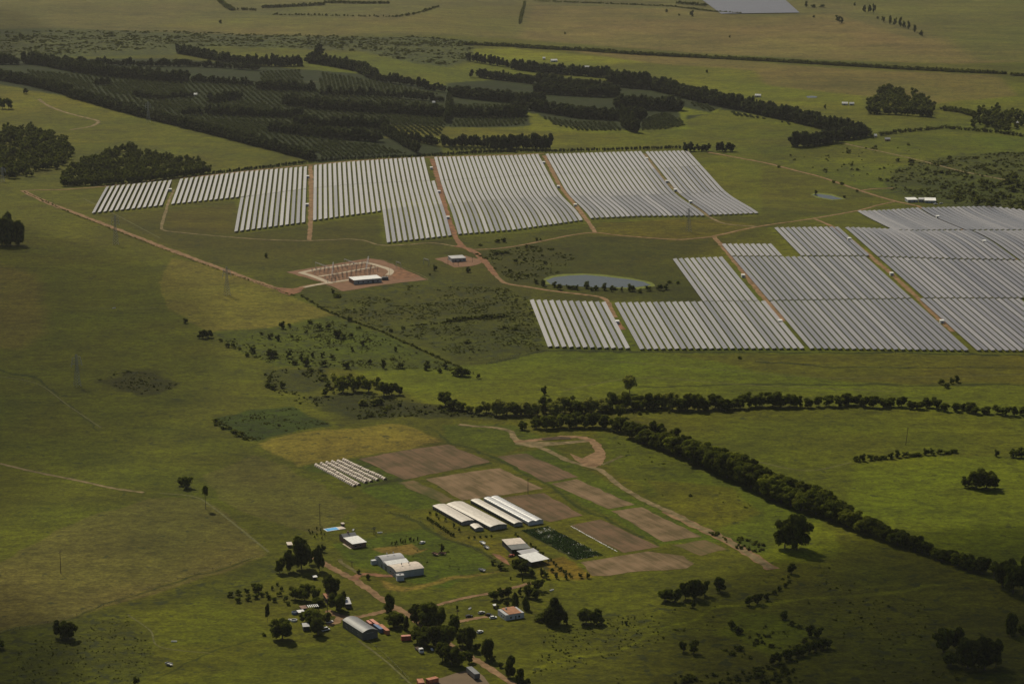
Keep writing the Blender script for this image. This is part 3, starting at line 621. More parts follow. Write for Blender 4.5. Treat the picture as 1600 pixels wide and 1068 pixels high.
for _, u, v0, v1, phrase, cnt in ROWS[:296]:
    x, y = u * RE + v0 * RD; z = TZ(x, y)
    V, F, UV, SV, SF = row_geo(u, v0, v1)
    r = empty('solar_panel_row', (x, y, z)); o3 = np.array([x, y, z])
    tag(r, 'panel row, %s from left in %s' % (ordw(cnt), phrase.replace('the ', '')), 'solar panels', 'rows of solar panels')
    panel_obj('panel_surface', np.array(V) - o3, F, UV, r)
    link('support_frame', np_mesh('support_frame', np.array(SV) - o3, SF, M_STEEL), r)
V, F, UV = [], [], []
for _, u, v0, v1, phrase, cnt in ROWS[296:]:
    a, b, c, d, e = row_geo(u, v0, v1); n = len(V)
    V += a; F += [tuple(i + n for i in f) for f in b]; UV += c
    n = len(V); V += d; F += [tuple(i + n for i in f) for f in e]; UV += [(.5, .5)] * (4 * len(e))
o = panel_obj('distant_solar_panels', V, F, UV); tag(o, 'remaining more distant rows of solar panels at the back of both fields', 'solar panels', 'rows of solar panels', 'stuff')
print('rows', len(ROWS))

# far solar park on the horizon side (bluish field near the top edge)
V, F, UV = [], [], []
p0 = G(1130, 1); pu = G(1245, 21); 
for i in range(60):
    t = i / 59; a = G(1085 + 125 * t, -12 + 2 * t); b = G(1132 + 112 * t, 22.5 - 1.5 * t)
    w = 7; n = len(V)
    V += [(a.x - w, a.y, a.z + 1), (a.x + w, a.y, a.z + 1.6), (b.x + w, b.y, b.z + 1.6), (b.x - w, b.y, b.z + 1)]; F.append((n, n + 1, n + 2, n + 3)); UV += [(0, 0), (4, 0), (4, 300), (0, 300)]
o = link('distant_solar_park', np_mesh('distant_solar_park', V, F, mat('far_panels', (.085, .09, .12), .5, .1, .1))); tag(o, 'bluish solar park far away at the top edge right of the middle', 'solar panels', None, 'stuff')

# ------------------------------------------------------------------ buildings
def site(name, A, B, Cc, label, cat, group=None):
    a, b, c = G(*A), G(*B), G(*Cc); rz = math.atan2((b - a).y, (b - a).x)
    if (c - a).length > (b - a).length * 1.3: rz = math.atan2((c - a).y, (c - a).x) - math.pi / 2
    n = Vector((-math.sin(rz), math.cos(rz), 0)); e = Vector((math.cos(rz), math.sin(rz), 0)); L = (c - a).dot(n); W = (b - a).dot(e)
    r = empty(name, (a.x, a.y, min(a.z, b.z, c.z) - .05), rz); tag(r, label, cat, group); return r, W, L
def arch(W, eave, peak, n=10, x0=0.0):
    # circular-segment profile (closed, goes down to the eave line)
    out = []
    for i in range(n + 1):
        t = i / n; x = x0 + W * t; out.append((x, eave + (peak - eave) * (1 - (2 * t - 1) ** 2)))
    return out
def shell(prof, y0, y1, th, ov=.0):             # thick curved roof along y
    up = [(x, z + th) for x, z in prof]; lo = [(x, z) for x, z in prof][::-1]
    return MB().prism(up + lo, y0 - ov, y1 + ov)
def shell_quads(prof, y0, y1, th):              # as separate quads along the arch (no big ngons)
    m = MB()
    for (xa, za), (xb, zb) in zip(prof[:-1], prof[1:]):
        m.add([(xa, y0, za), (xb, y0, zb), (xb, y1, zb), (xa, y1, za), (xa, y0, za + th), (xb, y0, zb + th), (xb, y1, zb + th), (xa, y1, za + th)],
              [(0, 3, 2, 1), (4, 5, 6, 7), (0, 1, 5, 4), (2, 3, 7, 6)])
    (xa, za), (xb, zb) = prof[0], prof[-1]
    m.add([(xa, y0, za), (xa, y1, za), (xa, y1, za + th), (xa, y0, za + th)], [(0, 1, 2, 3)]); m.add([(xb, y0, zb), (xb, y1, zb), (xb, y1, zb + th), (xb, y0, zb + th)], [(0, 3, 2, 1)])
    return m
def swapxy(m): m.v = [(y, x, z) for x, y, z in m.v]; m.f = [f[::-1] for f in m.f]; return m
def walls(W, L, h, t=.25, x0=0, y0=0):
    return MB().box(x0, x0 + W, y0, y0 + t, -.5, h).box(x0, x0 + W, y0 + L - t, y0 + L, -.5, h).box(x0, x0 + t, y0 + t, y0 + L - t, -.5, h).box(x0 + W - t, x0 + W, y0 + t, y0 + L - t, -.5, h)
def openings(r, W, L, specs):                   # (side, pos, width, z0, z1, kind)
    for side, p, w, z0, z1, kind in specs:
        m = MB()
        if side == 'front': m.box(p, p + w, -.06, .02, z0, z1)
        if side == 'left': m.box(-.06, .02, p, p + w, z0, z1)
        if side == 'right': m.box(W - .02, W + .06, p, p + w, z0, z1)
        o = m.build(kind, M_GLASS if kind == 'window' else M_DGREY, r)
        f = MB(); th = .12
        if side == 'front': f.box(p - th, p + w + th, -.09, -.061, z1, z1 + th).box(p - th, p + w + th, -.12, -.061, z0 - th, z0)
        if side == 'left': f.box(-.09, -.061, p - th, p + w + th, z1, z1 + th).box(-.12, -.061, p - th, p + w + th, z0 - th, z0)
        if side == 'right': f.box(W + .061, W + .09, p - th, p + w + th, z1, z1 + th).box(W + .061, W + .12, p - th, p + w + th, z0 - th, z0)
        f.build('frame', M_WALLW, o)

# greenhouses: roof film over hoops, side film, gable end with ribs
def greenhouse(A, B, Cc, label, film, wall_h, peak, gables=1):
    r, W, L = site('greenhouse', A, B, Cc, label, 'greenhouse', 'greenhouses on the market garden')
    w1 = W / gables; rf = MB(); en = MB(); rb = MB()
    for g in range(gables):
        x0 = g * w1; pr = [(x0, wall_h), (x0 + w1 * .18, wall_h + (peak - wall_h) * .55), (x0 + w1 * .5, peak), (x0 + w1 * .82, wall_h + (peak - wall_h) * .55), (x0 + w1, wall_h)]
        rf.add(*(lambda m: (m.v, m.f))(shell_quads(pr, -.3, L + .3, .06)))
        for yy in (0.15, L - .15):
            MB().add([(p[0], yy, p[1] - .02) for p in pr] + [(pr[-1][0], yy, -.2), (pr[0][0], yy, -.2)], [(0, 1, 2, 3, 4, 5, 6)]).build('end_wall', mat('grey_net', (.30, .29, .26), .8, .2, .4) if gables == 1 else film, r)  # ends of single-gable houses in warm grey net, otherwise film
        for k in range(1, int(w1 / 1.3)):
            xx = x0 + w1 * k / int(w1 / 1.3); zt = np.interp(xx, [p[0] for p in pr], [p[1] for p in pr])
            rb.bar((xx, .0, -.2), (xx, .0, zt - .1), .09)
        for a, b in zip(pr[:-1], pr[1:]): rb.bar((a[0], -.1, a[1]), (b[0], -.1, b[1]), .08)
    n = max(4, int(L / 3.0))
    for i in range(n + 1):
        yy = L * i / n
        for xx in (-.08, W + .08): rb.bar((xx, yy, -.3), (xx, yy, wall_h), .08)
    rf.build('roof_film', film, r)
    if gables > 1:
        pf = MB()
        for i in range(n + 1):
            for g in range(gables):
                x0 = g * w1; q = [(x0, wall_h), (x0 + w1 * .18, wall_h + (peak - wall_h) * .55), (x0 + w1 * .5, peak), (x0 + w1 * .82, wall_h + (peak - wall_h) * .55), (x0 + w1, wall_h)]
                for a, b in zip(q[:-1], q[1:]): pf.bar((a[0], L * i / n, a[1] + .07), (b[0], L * i / n, b[1] + .07), .11, n=4)
        pf.build('roof_hoops', M_LGREY, r)
    for xx in (0, W): MB().box(xx - .03, xx + .03, .2, L - .2, .9, wall_h).build('side_wall', M_DGREY if gables == 1 else M_PLASTW, r)
    rb.build('hoop_frame', M_STEEL if gables == 1 else M_WHITE, r)
    MB().box(.2, W - .2, .2, L - .2, -.3, .12).build('soil_bed', M_WOOD, r)
greenhouse((721, 820.6), (740, 817), (676, 795), 'long narrow cream greenhouse, leftmost of the four long ones', M_PLAST, 2.5, 3.15)
greenhouse((765.6, 829), (794, 825.6), (697.5, 793), 'widest cream greenhouse, second from the left of the four long ones', M_PLAST, 2.8, 3.8)
greenhouse((803, 823), (817, 821), (735.6, 786), 'narrow cream greenhouse, third from the left of the four long ones', M_PLAST, 2.5, 3.15)
greenhouse((825.6, 821), (848, 817), (756, 783), 'whitish ribbed greenhouse with two gables, rightmost of the four', M_PLASTW, 2.6, 3.3, 2)
greenhouse((742, 830), (755, 828), (734.5, 824), 'short small greenhouse standing between the two left long ones', M_PLAST, 2.0, 2.9)

def slope_roof(x0, x1, y0, y1, z00, z10, z01, z11, th=.15, ov=.4):
    # corner heights: z00 at (x0,y0) z10 at (x1,y0) z01 (x0,y1) z11 (x1,y1)
    x0 -= ov; x1 += ov; y0 -= ov; y1 += ov
    return MB().add([(x0, y0, z00), (x1, y0, z10), (x1, y1, z11), (x0, y1, z01), (x0, y0, z00 + th), (x1, y0, z10 + th), (x1, y1, z11 + th), (x0, y1, z01 + th)],
                    [(0, 3, 2, 1), (4, 5, 6, 7), (0, 1, 5, 4), (1, 2, 6, 5), (2, 3, 7, 6), (3, 0, 4, 7)])
# house by the pool
r, W, L = site('house', (551, 856.8), (573, 854), (529.5, 843), 'brown house with flat cream roof and dark gable roof beside the pool', 'house')
walls(W, L * .62, 3.2).build('wall', M_BRICK, r)
slope_roof(0, W, 0, L * .62, 3.2, 3.2, 3.7, 3.7, .18, .35).build('flat_roof', M_WHITE, r)
walls(W * .95, L * .36, 3.3, .25, .2, L * .63).build('back_wall', M_BRICK, r)
MB().add([(-.2, L * .62, 3.3), (W, L * .62, 3.3), (W, L * .81, 5.3), (-.2, L * .81, 5.3)], [(0, 1, 2, 3)]).add([(-.2, L * .81, 5.3), (W, L * .81, 5.3), (W, L + .3, 3.3), (-.2, L + .3, 3.3)], [(0, 1, 2, 3)]).add([(.2, L * .63, 3.3), (.2, L * .81, 5.25), (.2, L, 3.3)], [(0, 1, 2)]).add([(W - .3, L * .63, 3.3), (W - .3, L * .81, 5.25), (W - .3, L, 3.3)], [(0, 1, 2)]).build('gable_roof', M_GREY, r)
c = MB().box(W * .45, W * .45 + .9, L * .8, L * .8 + .9, 4.5, 6.6).build('chimney', M_BRICK, r)
openings(r, W, L, [('left', 2, 1.2, .9, 2.2, 'window'), ('left', 5, 1.2, .9, 2.2, 'window'), ('left', 8, 1.0, 0.15, 2.2, 'door'), ('front', 1.6, 1.2, 1, 2.2, 'window'), ('front', 5, 1.2, 1, 2.2, 'window')])
MB().box(-1.6, -.1, .5, L * .6, -.3, .12).build('terrace', M_CONC, r)
# pool
r, W, L = site('swimming_pool', (510.8, 830.4), (531.5, 827.4), (505.5, 826.4), 'rectangular blue swimming pool with pale rim north of the farmhouse', 'pool')
L = max(6.0, abs(L)); MB().box(0, W, 0, .5, -.3, .5).box(0, W, L - .5, L, -.3, .5).box(0, .5, .5, L - .5, -.3, .5).box(W - .5, W, .5, L - .5, -.3, .5).build('rim', M_WHITE, r)
MB().box(.5, W - .5, .5, L - .5, -.4, .44).build('water', M_LBLUE, r)
MB().box(W + .02, W + 4.2, .2, L - .2, -.3, .45).build('terrace', M_CREAM, r)
r, W, L = site('pool_hut', (534.5, 822.6), (538.4, 822), (534, 821), 'tiny hut at the right corner of the pool', 'hut')
walls(W, 2.0, 2.0, .15).build('wall', M_WALLD, r); slope_roof(0, W, 0, 2.0, 2.0, 2.0, 2.3, 2.3, .1, .2).build('roof', M_CREAM, r)

# long hall with two vaults and a white flat section
r, W, L = site('farm_hall', (620, 903.4), (661, 896.4), (586, 879), 'long hall with grey vault, white flat strip and cream vault', 'hall')
y1, y2 = L * .42, L * .58; W1 = W * .80
def vault(x1, ya, yb, eave, peak, mt, nm):
    pr = [(ya + (yb - ya) * i / 10, eave + (peak - eave) * (1 - (2 * i / 10 - 1) ** 2)) for i in range(11)]
    swapxy(shell_quads(pr, -.35, x1 + .35, .15)).build(nm, mt, r)
    g = MB()
    for xx in (.05, x1 - .05):
        g.add([(xx, p[0], p[1]) for p in pr], [tuple(range(11))])
    g.build('gable_wall', M_WALLG, r)
walls(W, y1, 4.4).build('wall', M_WALLG, r); walls(W1, L - y1 - .02, 4.2, .25, 0, y1 + .02).build('wall', M_WALLG, r)
vault(W, 0, y1, 4.4, 5.5, M_CREAM, 'cream_roof'); vault(W1, y2, L, 4.2, 6.4, M_LGREY, 'grey_roof')
slope_roof(0, W1, y1 + .3, y2 - .3, 4.5, 4.5, 5.5, 5.5, .15, .2).build('white_roof', M_WHITE, r)
for x, y in ((W * .35, y1 * .5), (W * .62, y1 * .5)): MB().bar((x, y, 6.2), (x, y, 7.3), .3, n=8).bar((x, y, 7.3), (x, y, 7.6), .5, .1, 8).build('roof_vent', M_STEEL, r)
for x, y in ((W1 * .35, (y2 + L) / 2), (W1 * .65, (y2 + L) / 2)): MB().bar((x, y, 7.2), (x, y, 8.3), .3, n=8).bar((x, y, 8.3), (x, y, 8.6), .5, .1, 8).build('roof_vent', M_STEEL, r)
openings(r, W, L, [('left', y1 + 1, 3, 0.1, 3.2, 'door'), ('left', y2 + 2.5, 2.2, 0.1, 2.6, 'door'), ('left', 5, 1.6, 1.6, 2.6, 'window'), ('left', 9, 1.6, 1.6, 2.6, 'window')])
MB().box(-3.4, -.02, L - 3.2, L - .6, -.3, 3.0).build('lean_to', M_WALLW, r)
r, W, L = site('water_tank_shed', (620.5, 907.5), (631.5, 906.5), (618.5, 904.6), 'small pale box shed against the near corner of the long hall', 'shed')
L = 2.8; walls(W, L, 3.6, .15).build('wall', M_WALLW, r); slope_roof(0, W, 0, L, 3.6, 3.6, 3.8, 3.8, .12, .15).build('roof', M_LGREY, r); MB().box(W * .4, W * .4 + .9, 1, 1.9, 3.85, 4.1).build('hatch', M_DARK, r)

# grey vaulted barn
r, W, L = site('barn', (566.4, 999.8), (588, 994), (535.5, 979.7), 'large grey vaulted barn with dark gable beside the dirt road', 'barn')
walls(W, L, 4.7).build('wall', M_DGREY, r); pr = arch(W, 4.7, 6.2)
shell_quads(pr, -.35, L + .35, .14).build('vaulted_roof', M_GREY, r)
g = MB()
for yy in (.05, L - .05): g.add([(p[0], yy, p[1]) for p in pr], [tuple(range(11))])
g.build('gable_wall', M_DGREY, r)
openings(r, W, L, [('front', W * .3, 4, 0.1, 3.8, 'door'), ('left', 5, 1.5, 2.2, 3, 'window'), ('left', 12, 1.5, 2.2, 3, 'window'), ('left', 19, 1.5, 2.2, 3, 'window')])

# white house with terracotta roof
r, W, L = site('house', (790, 969), (819, 964.5), (781, 960), 'small white house with worn terracotta roof among dark trees', 'house')
walls(W, L, 3.3).build('wall', M_WALLW, r); slope_roof(W * .18, W * .86, .2, L, 3.35, 3.35, 4.1, 4.1, .2, .0).build('tiled_roof', M_TILE, r)
slope_roof(0, W * .17, 0, L, 3.3, 3.3, 3.6, 3.6, .15, .0).build('flat_roof', M_LGREY, r); slope_roof(W * .87, W, 0, L, 3.3, 3.3, 3.6, 3.6, .15, .0).build('flat_roof', M_LGREY, r)
openings(r, W, L, [('front', 3, 1.1, .9, 2.1, 'window'), ('front', 6.2, 1.0, .1, 2.2, 'door'), ('front', 8.4, 1.1, .9, 2.1, 'window'), ('left', 2, 1.1, .9, 2.1, 'window'), ('left', 5, 1.1, .9, 2.1, 'window')])
MB().box(W * .3, W * .3 + .8, L * .7, L * .7 + .8, 3.6, 5.1).build('chimney', M_WALLW, r)

# open sheds beside the greenhouses
def shed(A, B, Cc, label, h, hb, roofm, wallm=M_WALLD, cat='shed', name='shed', grp=None, posts=True):
    r, W, L = site(name, A, B, Cc, label, cat, grp); L = max(L, 1.5)
    walls(W, L, h - .05, .2).build('wall', wallm, r) if not posts else (lambda m: [m.bar((x, y, -.3), (x, y, h - .05), .14) for x in (.2, W / 2, W - .2) for y in (.2, L - .2)] and m.box(0, W, L - .2, L, -.3, hb - .05).box(0, .15, .2, L - .2, -.3, h - .4))(MB()).build('wall', wallm, r)
    slope_roof(0, W, 0, L, h, h, hb, hb, .12, .3).build('roof', roofm, r); return r, W, L
r, W, L = shed((800, 866), (828, 862.5), (784.5, 851.5), 'open shed with half cream half dark roof nearest the greenhouses', 3.4, 3.8, M_DGREY, name='shed')
slope_roof(0, W * .98, L * .45, L, 3.75, 3.75, 4.05, 4.05, .12, .3).build('cream_roof', M_CREAM, r)
shed((816.5, 873), (841.5, 868.5), (808.5, 868.5), 'middle shed with light grey roof between two brighter ones', 3.0, 3.6, M_LGREY)
shed((830.5, 885.5), (857.5, 880), (815.5, 875), 'shed with bright white roof nearest the orchard trees', 3.3, 4.0, M_WHITE)
shed((512, 944), (521, 942), (505.5, 937), 'small shed with worn terracotta sheet roof between trees', 3.2, 4.2, M_TILE)
shed((541, 950.5), (548, 948.6), (537, 941), 'small grey roofed shed at the right edge of the farm trees', 3, 3.4, M_LGREY, posts=False)
shed((471.5, 957), (480, 956), (470.5, 953.5), 'low brown roofed outbuilding beside the white pergola', 2.7, 3.1, M_RUST, posts=False)
shed((474, 985.5), (483, 984.5), (472.5, 981.5), 'dark shed with pale roof half hidden behind a round tree', 2.8, 3.4, M_LGREY, posts=False)
r, W, L = site('pergola', (482, 954.5), (499, 953), (481.5, 951), 'white slatted pergola over the yard of the farmhouse', 'pergola')
m = MB(); [m.bar((x, y, -.2), (x, y, 2.5), .12) for x in (.2, W / 2, W - .2) for y in (.2, L - .2)]; m.build('post', M_WOOD, r)
m = MB(); [m.box(x, x + .55, -.3, L + .3, 2.55, 2.75) for x in np.arange(0, W, 1.15)]; m.build('slatted_roof', M_WHITE, r)
shed((467, 961.8), (476, 960.6), (466, 959), 'small white roofed shelter beside the blue round tank', 2.2, 2.6, M_WHITE, name='shelter')
shed((772, 951), (776, 950.5), (771.5, 949.5), 'tiny white roofed shelter behind the parked cars', 2.2, 2.5, M_WHITE, name='shelter')
shed((450, 855.5), (456.5, 854.5), (448, 851.8), 'small white panelled shelter left of the tall farm trees', 2.0, 2.3, M_CREAM, name='shelter')
shed((490, 905.5), (495.5, 905), (489.5, 903.5), 'small white shelter in the shadow of the tall trees', 1.8, 2.0, M_WHITE, name='shelter')

# round tanks
def tank(x, y, d, h, wm, label, fill=M_DARK):
    p = G(x, y); r = empty('round_tank', p); tag(r, label, 'tank')
    R = d / 2; n = 20; m = MB(); vs = []; 
    for rr, zz in ((R, -.2), (R, h), (R - .25, h), (R - .25, .3)): vs += [(rr * math.cos(2 * math.pi * i / n), rr * math.sin(2 * math.pi * i / n), zz) for i in range(n)]
    m.add(vs, [(k * n + i, k * n + (i + 1) % n, (k + 1) * n + (i + 1) % n, (k + 1) * n + i) for k in range(3) for i in range(n)]); m.build('wall', wm, r)
    MB().bar((0, 0, .3), (0, 0, h - .35), R - .26, n=20).build('water', fill, r)
tank(460.4, 958.6, 3.6, 1.4, M_BLUE, 'blue walled round tank beside the white shelter')
tank(459.4, 969.5, 3.8, 1.0, M_WHITE, 'white rimmed round tank left of the farmyard trees')
tank(452.5, 968.5, 1.6, .8, M_WHITE, 'smallest white round tank beside the white rimmed one', M_CONC)

# substation
sheet('gravel_pad', [(447.5, 425), (575, 403.5), (600, 407), (668, 436.5), (600, 445), (536, 455), (500, 440)], mat('red_gravel', (.18, .092, .048), .95, .15, .15), 'reddish gravel pad of the electrical substation', .12)
ribbon('pavement', [(470, 426), (500, 420), (540, 414), (566, 410.8), (572, 410.5), (590, 415), (607, 420.5), (611, 425), (606, 430)], 6, M_CONC, 'pale concrete road looping round the back of the substation', .2, .05)
ribbon('pavement', [(469, 425.5), (490, 432), (510, 440), (516, 443)], 6, M_CONC, 'pale concrete road along the left side of the substation', .21, .05)
ribbon('pavement', [(498, 432), (530, 427), (560, 421.5), (588, 417)], 4, M_CONC, 'pale concrete lane through the middle of the substation', .22, .05)
ribbon('pavement', [(475, 449), (500, 444), (520, 441), (550, 436.5)], 5, M_CONC, 'pale concrete access road of the substation', .23, .05)
ribbon('kerb_strip', [(447, 425), (500, 416.5), (560, 405.5), (578, 403), (598, 406), (635, 420), (669, 436.5), (640, 440), (590, 446), (536, 455.2), (510, 446)], .9, M_PALE, 'pale concrete edging around the substation pad', .17, .05)
sheet('dirt_yard', [(613, 430), (622, 418), (640, 425), (655, 432), (640, 436), (615, 436)], M_RDIRT, 'bare orange soil at the right end of the substation', .2)
r, W, L = site('control_building', (553, 444.7), (596.5, 441), (547, 440), 'long low control building with white roof and brown end wall', 'building')
walls(W, L, 4.2).build('wall', M_WALLG, r); MB().box(-.04, -.005, 0, L, -.2, 4.2).build('end_wall', M_BRICK, r)
slope_roof(0, W, 0, L, 4.25, 4.25, 4.5, 4.5, .3, .3).build('roof', M_WHITE, r)
openings(r, W, L, [('front', k, 1.4, 1.2, 2.6, 'window') for k in (4, 9, 14, 24)] + [('front', 18.5, 2.4, .1, 3, 'door')])
r, W, L = site('transformer', (597, 438), (606, 436), (595, 434.5), 'dark power transformer beside the control building', 'transformer')
MB().box(0, W, 0, 4, -.2, 3.2).build('tank', M_DGREY, r); m = MB(); [m.box(.4 + k * .8, .7 + k * .8, -.8, -.02, .4, 2.8) for k in range(5)]; m.build('radiator', M_DGREY, r)
m = MB(); [m.bar((W * (.25 + .25 * k), 2, 3.2), (W * (.25 + .25 * k), 2, 5.2), .25, .1, 8) for k in range(3)]; m.build('bushing', M_COPPER, r)
def lattice(m, p, h, w, seg=5, r=.05, top=None):
    top = w if top is None else top
    cs = [(-1, -1), (1, -1), (1, 1), (-1, 1)]
    for i in range(4): m.bar((p[0] + cs[i][0] * w, p[1] + cs[i][1] * w, p[2]), (p[0] + cs[i][0] * top, p[1] + cs[i][1] * top, p[2] + h), r, n=4)
    for s in range(seg):
        t0, t1 = s / seg, (s + 1) / seg; w0 = w + (top - w) * t0; w1 = w + (top - w) * t1
        for i in range(4):
            a, b = cs[i], cs[(i + 1) % 4]
            m.bar((p[0] + a[0] * w0, p[1] + a[1] * w0, p[2] + h * t0), (p[0] + b[0] * w1, p[1] + b[1] * w1, p[2] + h * t1), r * .7, n=4)
def gantry(x0, y0, x1, y1, h, label):
    a, b = G(x0, y0), G(x1, y1); r = empty('gantry', a); tag(r, label, 'gantry', 'steel gantries of the substation'); d = b - a
    for q in (Vector((0, 0, 0)), d): m = MB(); lattice(m, (q.x, q.y, q.z - .3), h, .45, 6, .07, .35); m.build('post', M_STEEL, r)
    m = MB(); n = d.normalized(); nn = Vector((-n.y, n.x, 0)) * .4
    for s in (-1, 1):
        for dz in (0, .7): m.bar(nn * s + Vector((0, 0, h - .7 + dz)), d + nn * s + Vector((0, 0, h - .7 + dz)), .08, n=4)
    for k in range(8):
        t = k / 8; m.bar(d * t + nn + Vector((0, 0, h - .7)), d * (t + .125) - nn + Vector((0, 0, h)), .05, n=4)
    m.build('beam', M_LGREY, r)
    m = MB(); [m.bar(d * t + Vector((0, 0, h - .7)), d * t + Vector((0, 0, h - 2.2)), .16, n=6) for t in (.25, .5, .75)]; m.build('insulator', M_COPPER, r)
gantry(493, 420, 512, 427, 7.0, 'steel gantry with pale beam at the back left of the substation')
gantry(538, 416.5, 557, 423.5, 8.0, 'steel gantry with pale beam at the back middle of the substation')
gantry(619, 418, 626, 420.3, 6.5, 'short steel gantry behind the right end of the substation')
gantry(662, 413, 670, 415.5, 6.5, 'short steel gantry between the substation and the transformer yard')
gantry(576, 412, 572, 432, 8.0, 'steel gantry spanning the right switch bay of the substation')
gantry(521, 421, 519, 440, 8.0, 'steel gantry spanning the left switch bay of the substation')
# switch gear stands: one built, the rest copied
p = G(500, 430); r0 = empty('switch_stand', p); tag(r0, 'x', 'switchgear', 'switchgear stands of the substation')
m = MB(); lattice(m, (0, 0, -.3), 2.8, .3, 3, .05); m.build('stand', M_STEEL, r0)
m = MB(); m.bar((0, 0, 2.5), (0, 0, 4.6), .2, .12, 6).bar((-.9, 0, 2.5), (-.9, 0, 4.1), .12, .08, 6).bar((.9, 0, 2.5), (.9, 0, 4.1), .12, .08, 6).box(-1.1, 1.1, -.1, .1, 2.35, 2.5); m.build('insulator', M_COPPER, r0)
remember(r0); cnt = 0
for row, (xa, ya, xb, yb, nn, nm) in enumerate([(488, 425.5, 566, 414, 13, 'back'), (492, 428.5, 572, 416.5, 12, 'second'), (508, 437, 590, 424, 13, 'third'), (512, 441, 548, 434, 7, 'front'), (520, 434, 586, 420.5, 10, 'middle')]):
    for k in range(nn):
        t = k / (nn - 1); o = r0 if cnt == 0 else copy_tree(r0); cnt += 1
        q = G(xa + (xb - xa) * t, ya + (yb - ya) * t); o.location = q; o.rotation_euler.z = -.2
        o['label'] = 'grey switchgear stand, %s from the left in the %s row of the substation' % (ordw(k + 1), nm)
# lightning masts
for k, (x, y) in enumerate([(522, 436), (549, 425), (573, 420), (608.5, 430), (576, 437)]):
    p = G(x, y); r = MB().bar((0, 0, -.3), (0, 0, 11), .16, .05, 6).build('lightning_mast', M_STEEL); r.location = p
    tag(r, 'thin lightning mast, %s from the left in the substation' % ordw([1, 2, 3, 5, 4][k]), 'mast', 'lightning masts')
# small transformer yard
sheet('gravel_pad', [(679, 404), (700, 401), (728, 399.5), (756, 407), (750, 412), (735, 416), (710, 418), (695, 411)], mat('red_gravel', (.18, .092, .048), .95, .15, .15), 'reddish pad of the small transformer yard', .12)
r, W, L = site('transformer_house', (706, 409.5), (728, 408.2), (701, 405.5), 'grey raised switch house on the small red pad', 'building')
walls(W, L, 3.6).build('wall', M_WALLG, r); slope_roof(0, W, 0, L, 3.65, 3.65, 3.9, 3.9, .2, .3).build('roof', M_LGREY, r)
openings(r, W, L, [('front', 3, 2, .2, 2.2, 'door'), ('front', 8, 2, .2, 2.2, 'door'), ('front', 12, 1.5, 1.4, 2.2, 'window')])
for k, (x, y) in enumerate([(700, 414), (708, 414), (738, 409.5), (716, 416)]):
    p = G(x, y); r = MB().bar((0, 0, -.3), (0, 0, 7 - k * .7), .18, .12, 6).box(-1, 1, -.08, .08, 5.6 - k * .7, 5.8 - k * .7).build('utility_pole', M_WOOD); r.location = p
    tag(r, 'short wooden pole, %s from the left at the transformer yard' % ordw([1, 2, 4, 3][k]), 'pole', 'poles at the transformer yard')

# site office by the lower solar field
for A, B, Cc, l, rm in [((1418.5, 316.5), (1434, 316), (1417.5, 313.5), 'left white roofed cabin of the site office', M_WHITE), ((1435.5, 315.8), (1443, 315.6), (1435.5, 313.6), 'small middle cabin of the site office', M_LGREY), ((1445, 317.4), (1462, 317.8), (1444.5, 313.6), 'right white roofed cabin of the site office with grey wall', M_WHITE)]:
    r, W, L = site('site_office', A, B, Cc, l, 'cabin', 'cabins of the site office'); L = max(6, L); walls(W, L, 3.3).build('wall', M_WALLG, r); slope_roof(0, W, 0, L, 3.3, 3.3, 3.8, 3.8, .2, .4).build('roof', rm, r)
    openings(r, W, L, [('front', W * .15, 1.4, .9, 2.2, 'window'), ('front', W * .6, 1.4, .1, 2.4, 'door')])

# far farm buildings: small gabled houses with white roofs
for k, (x, y, w, rm, wm, l) in enumerate([(1320, 164.5, 9, M_WHITE, M_WALLG, 'left of two white roofed sheds beside the far round wood'), (1331, 164.8, 7, M_WHITE, M_WALLG, 'right of two white roofed sheds beside the far round wood'),
    (866, 97, 10, M_WHITE, M_WALLG, 'far white roofed farmhouse behind the first windbreak'), (917, 107.5, 7, M_WHITE, M_WALLD, 'far white roofed shed standing above the second windbreak'),
    (1094, 152.5, 6, M_WHITE, M_WALLD, 'tiny white roof in front of the long tree belt'), (1184, 152, 9, M_WHITE, M_WALLG, 'low white roof just behind the long tree belt'),
    (1387, 220.5, 8, M_LGREY, M_BRICK, 'small grey roofed shed in the pasture at upper right'), (1368.5, 215, 4, M_WHITE, M_WALLG, 'tiny white hut beside the dark square tree'),
    (1588, 194.5, 8, M_WHITE, M_WALLD, 'white roof half hidden in the wood at the right edge'), (608, 178, 8, M_WHITE, M_WALLG, 'white roofed shed in the clearing of the plantation'), (305, 150.5, 5, M_WHITE, M_WALLG, 'tiny pale shed in the left part of the plantation'),
    (850, 93.5, 4, M_WHITE, M_WALLG, 'tiny white shed left of the far white roofed farmhouse'), (678, 163, 4, M_WHITE, M_WALLG, 'tiny white hut deep in the plantation')]):
    p = G(x, y); r = empty('far_farmhouse', p, .1 * ((k * 7) % 5 - 2)); tag(r, l, 'house'); W = w * mpp(p); L = max(5, W * .6)
    m = MB().box(-W / 2, W / 2, 0, L, -.4, 2.6)
    m.add([(-W / 2, 0, 2.6), (-W / 2, L, 2.6), (-W / 2, L / 2, 4.6)], [(0, 1, 2)]).add([(W / 2, 0, 2.6), (W / 2, L, 2.6), (W / 2, L / 2, 4.6)], [(0, 1, 2)]); m.build('wall', wm, r)
    MB().add([(-W / 2 - .3, -.4, 2.5), (W / 2 + .3, -.4, 2.5), (W / 2 + .3, L / 2, 4.8), (-W / 2 - .3, L / 2, 4.8), (W / 2 + .3, L + .4, 2.5), (-W / 2 - .3, L + .4, 2.5)], [(0, 1, 2, 3), (3, 2, 4, 5)]).build('roof', rm, r)
    MB().box(-.5, .5, -.06, -.001, 0, 2).build('door', M_GLASS, r)

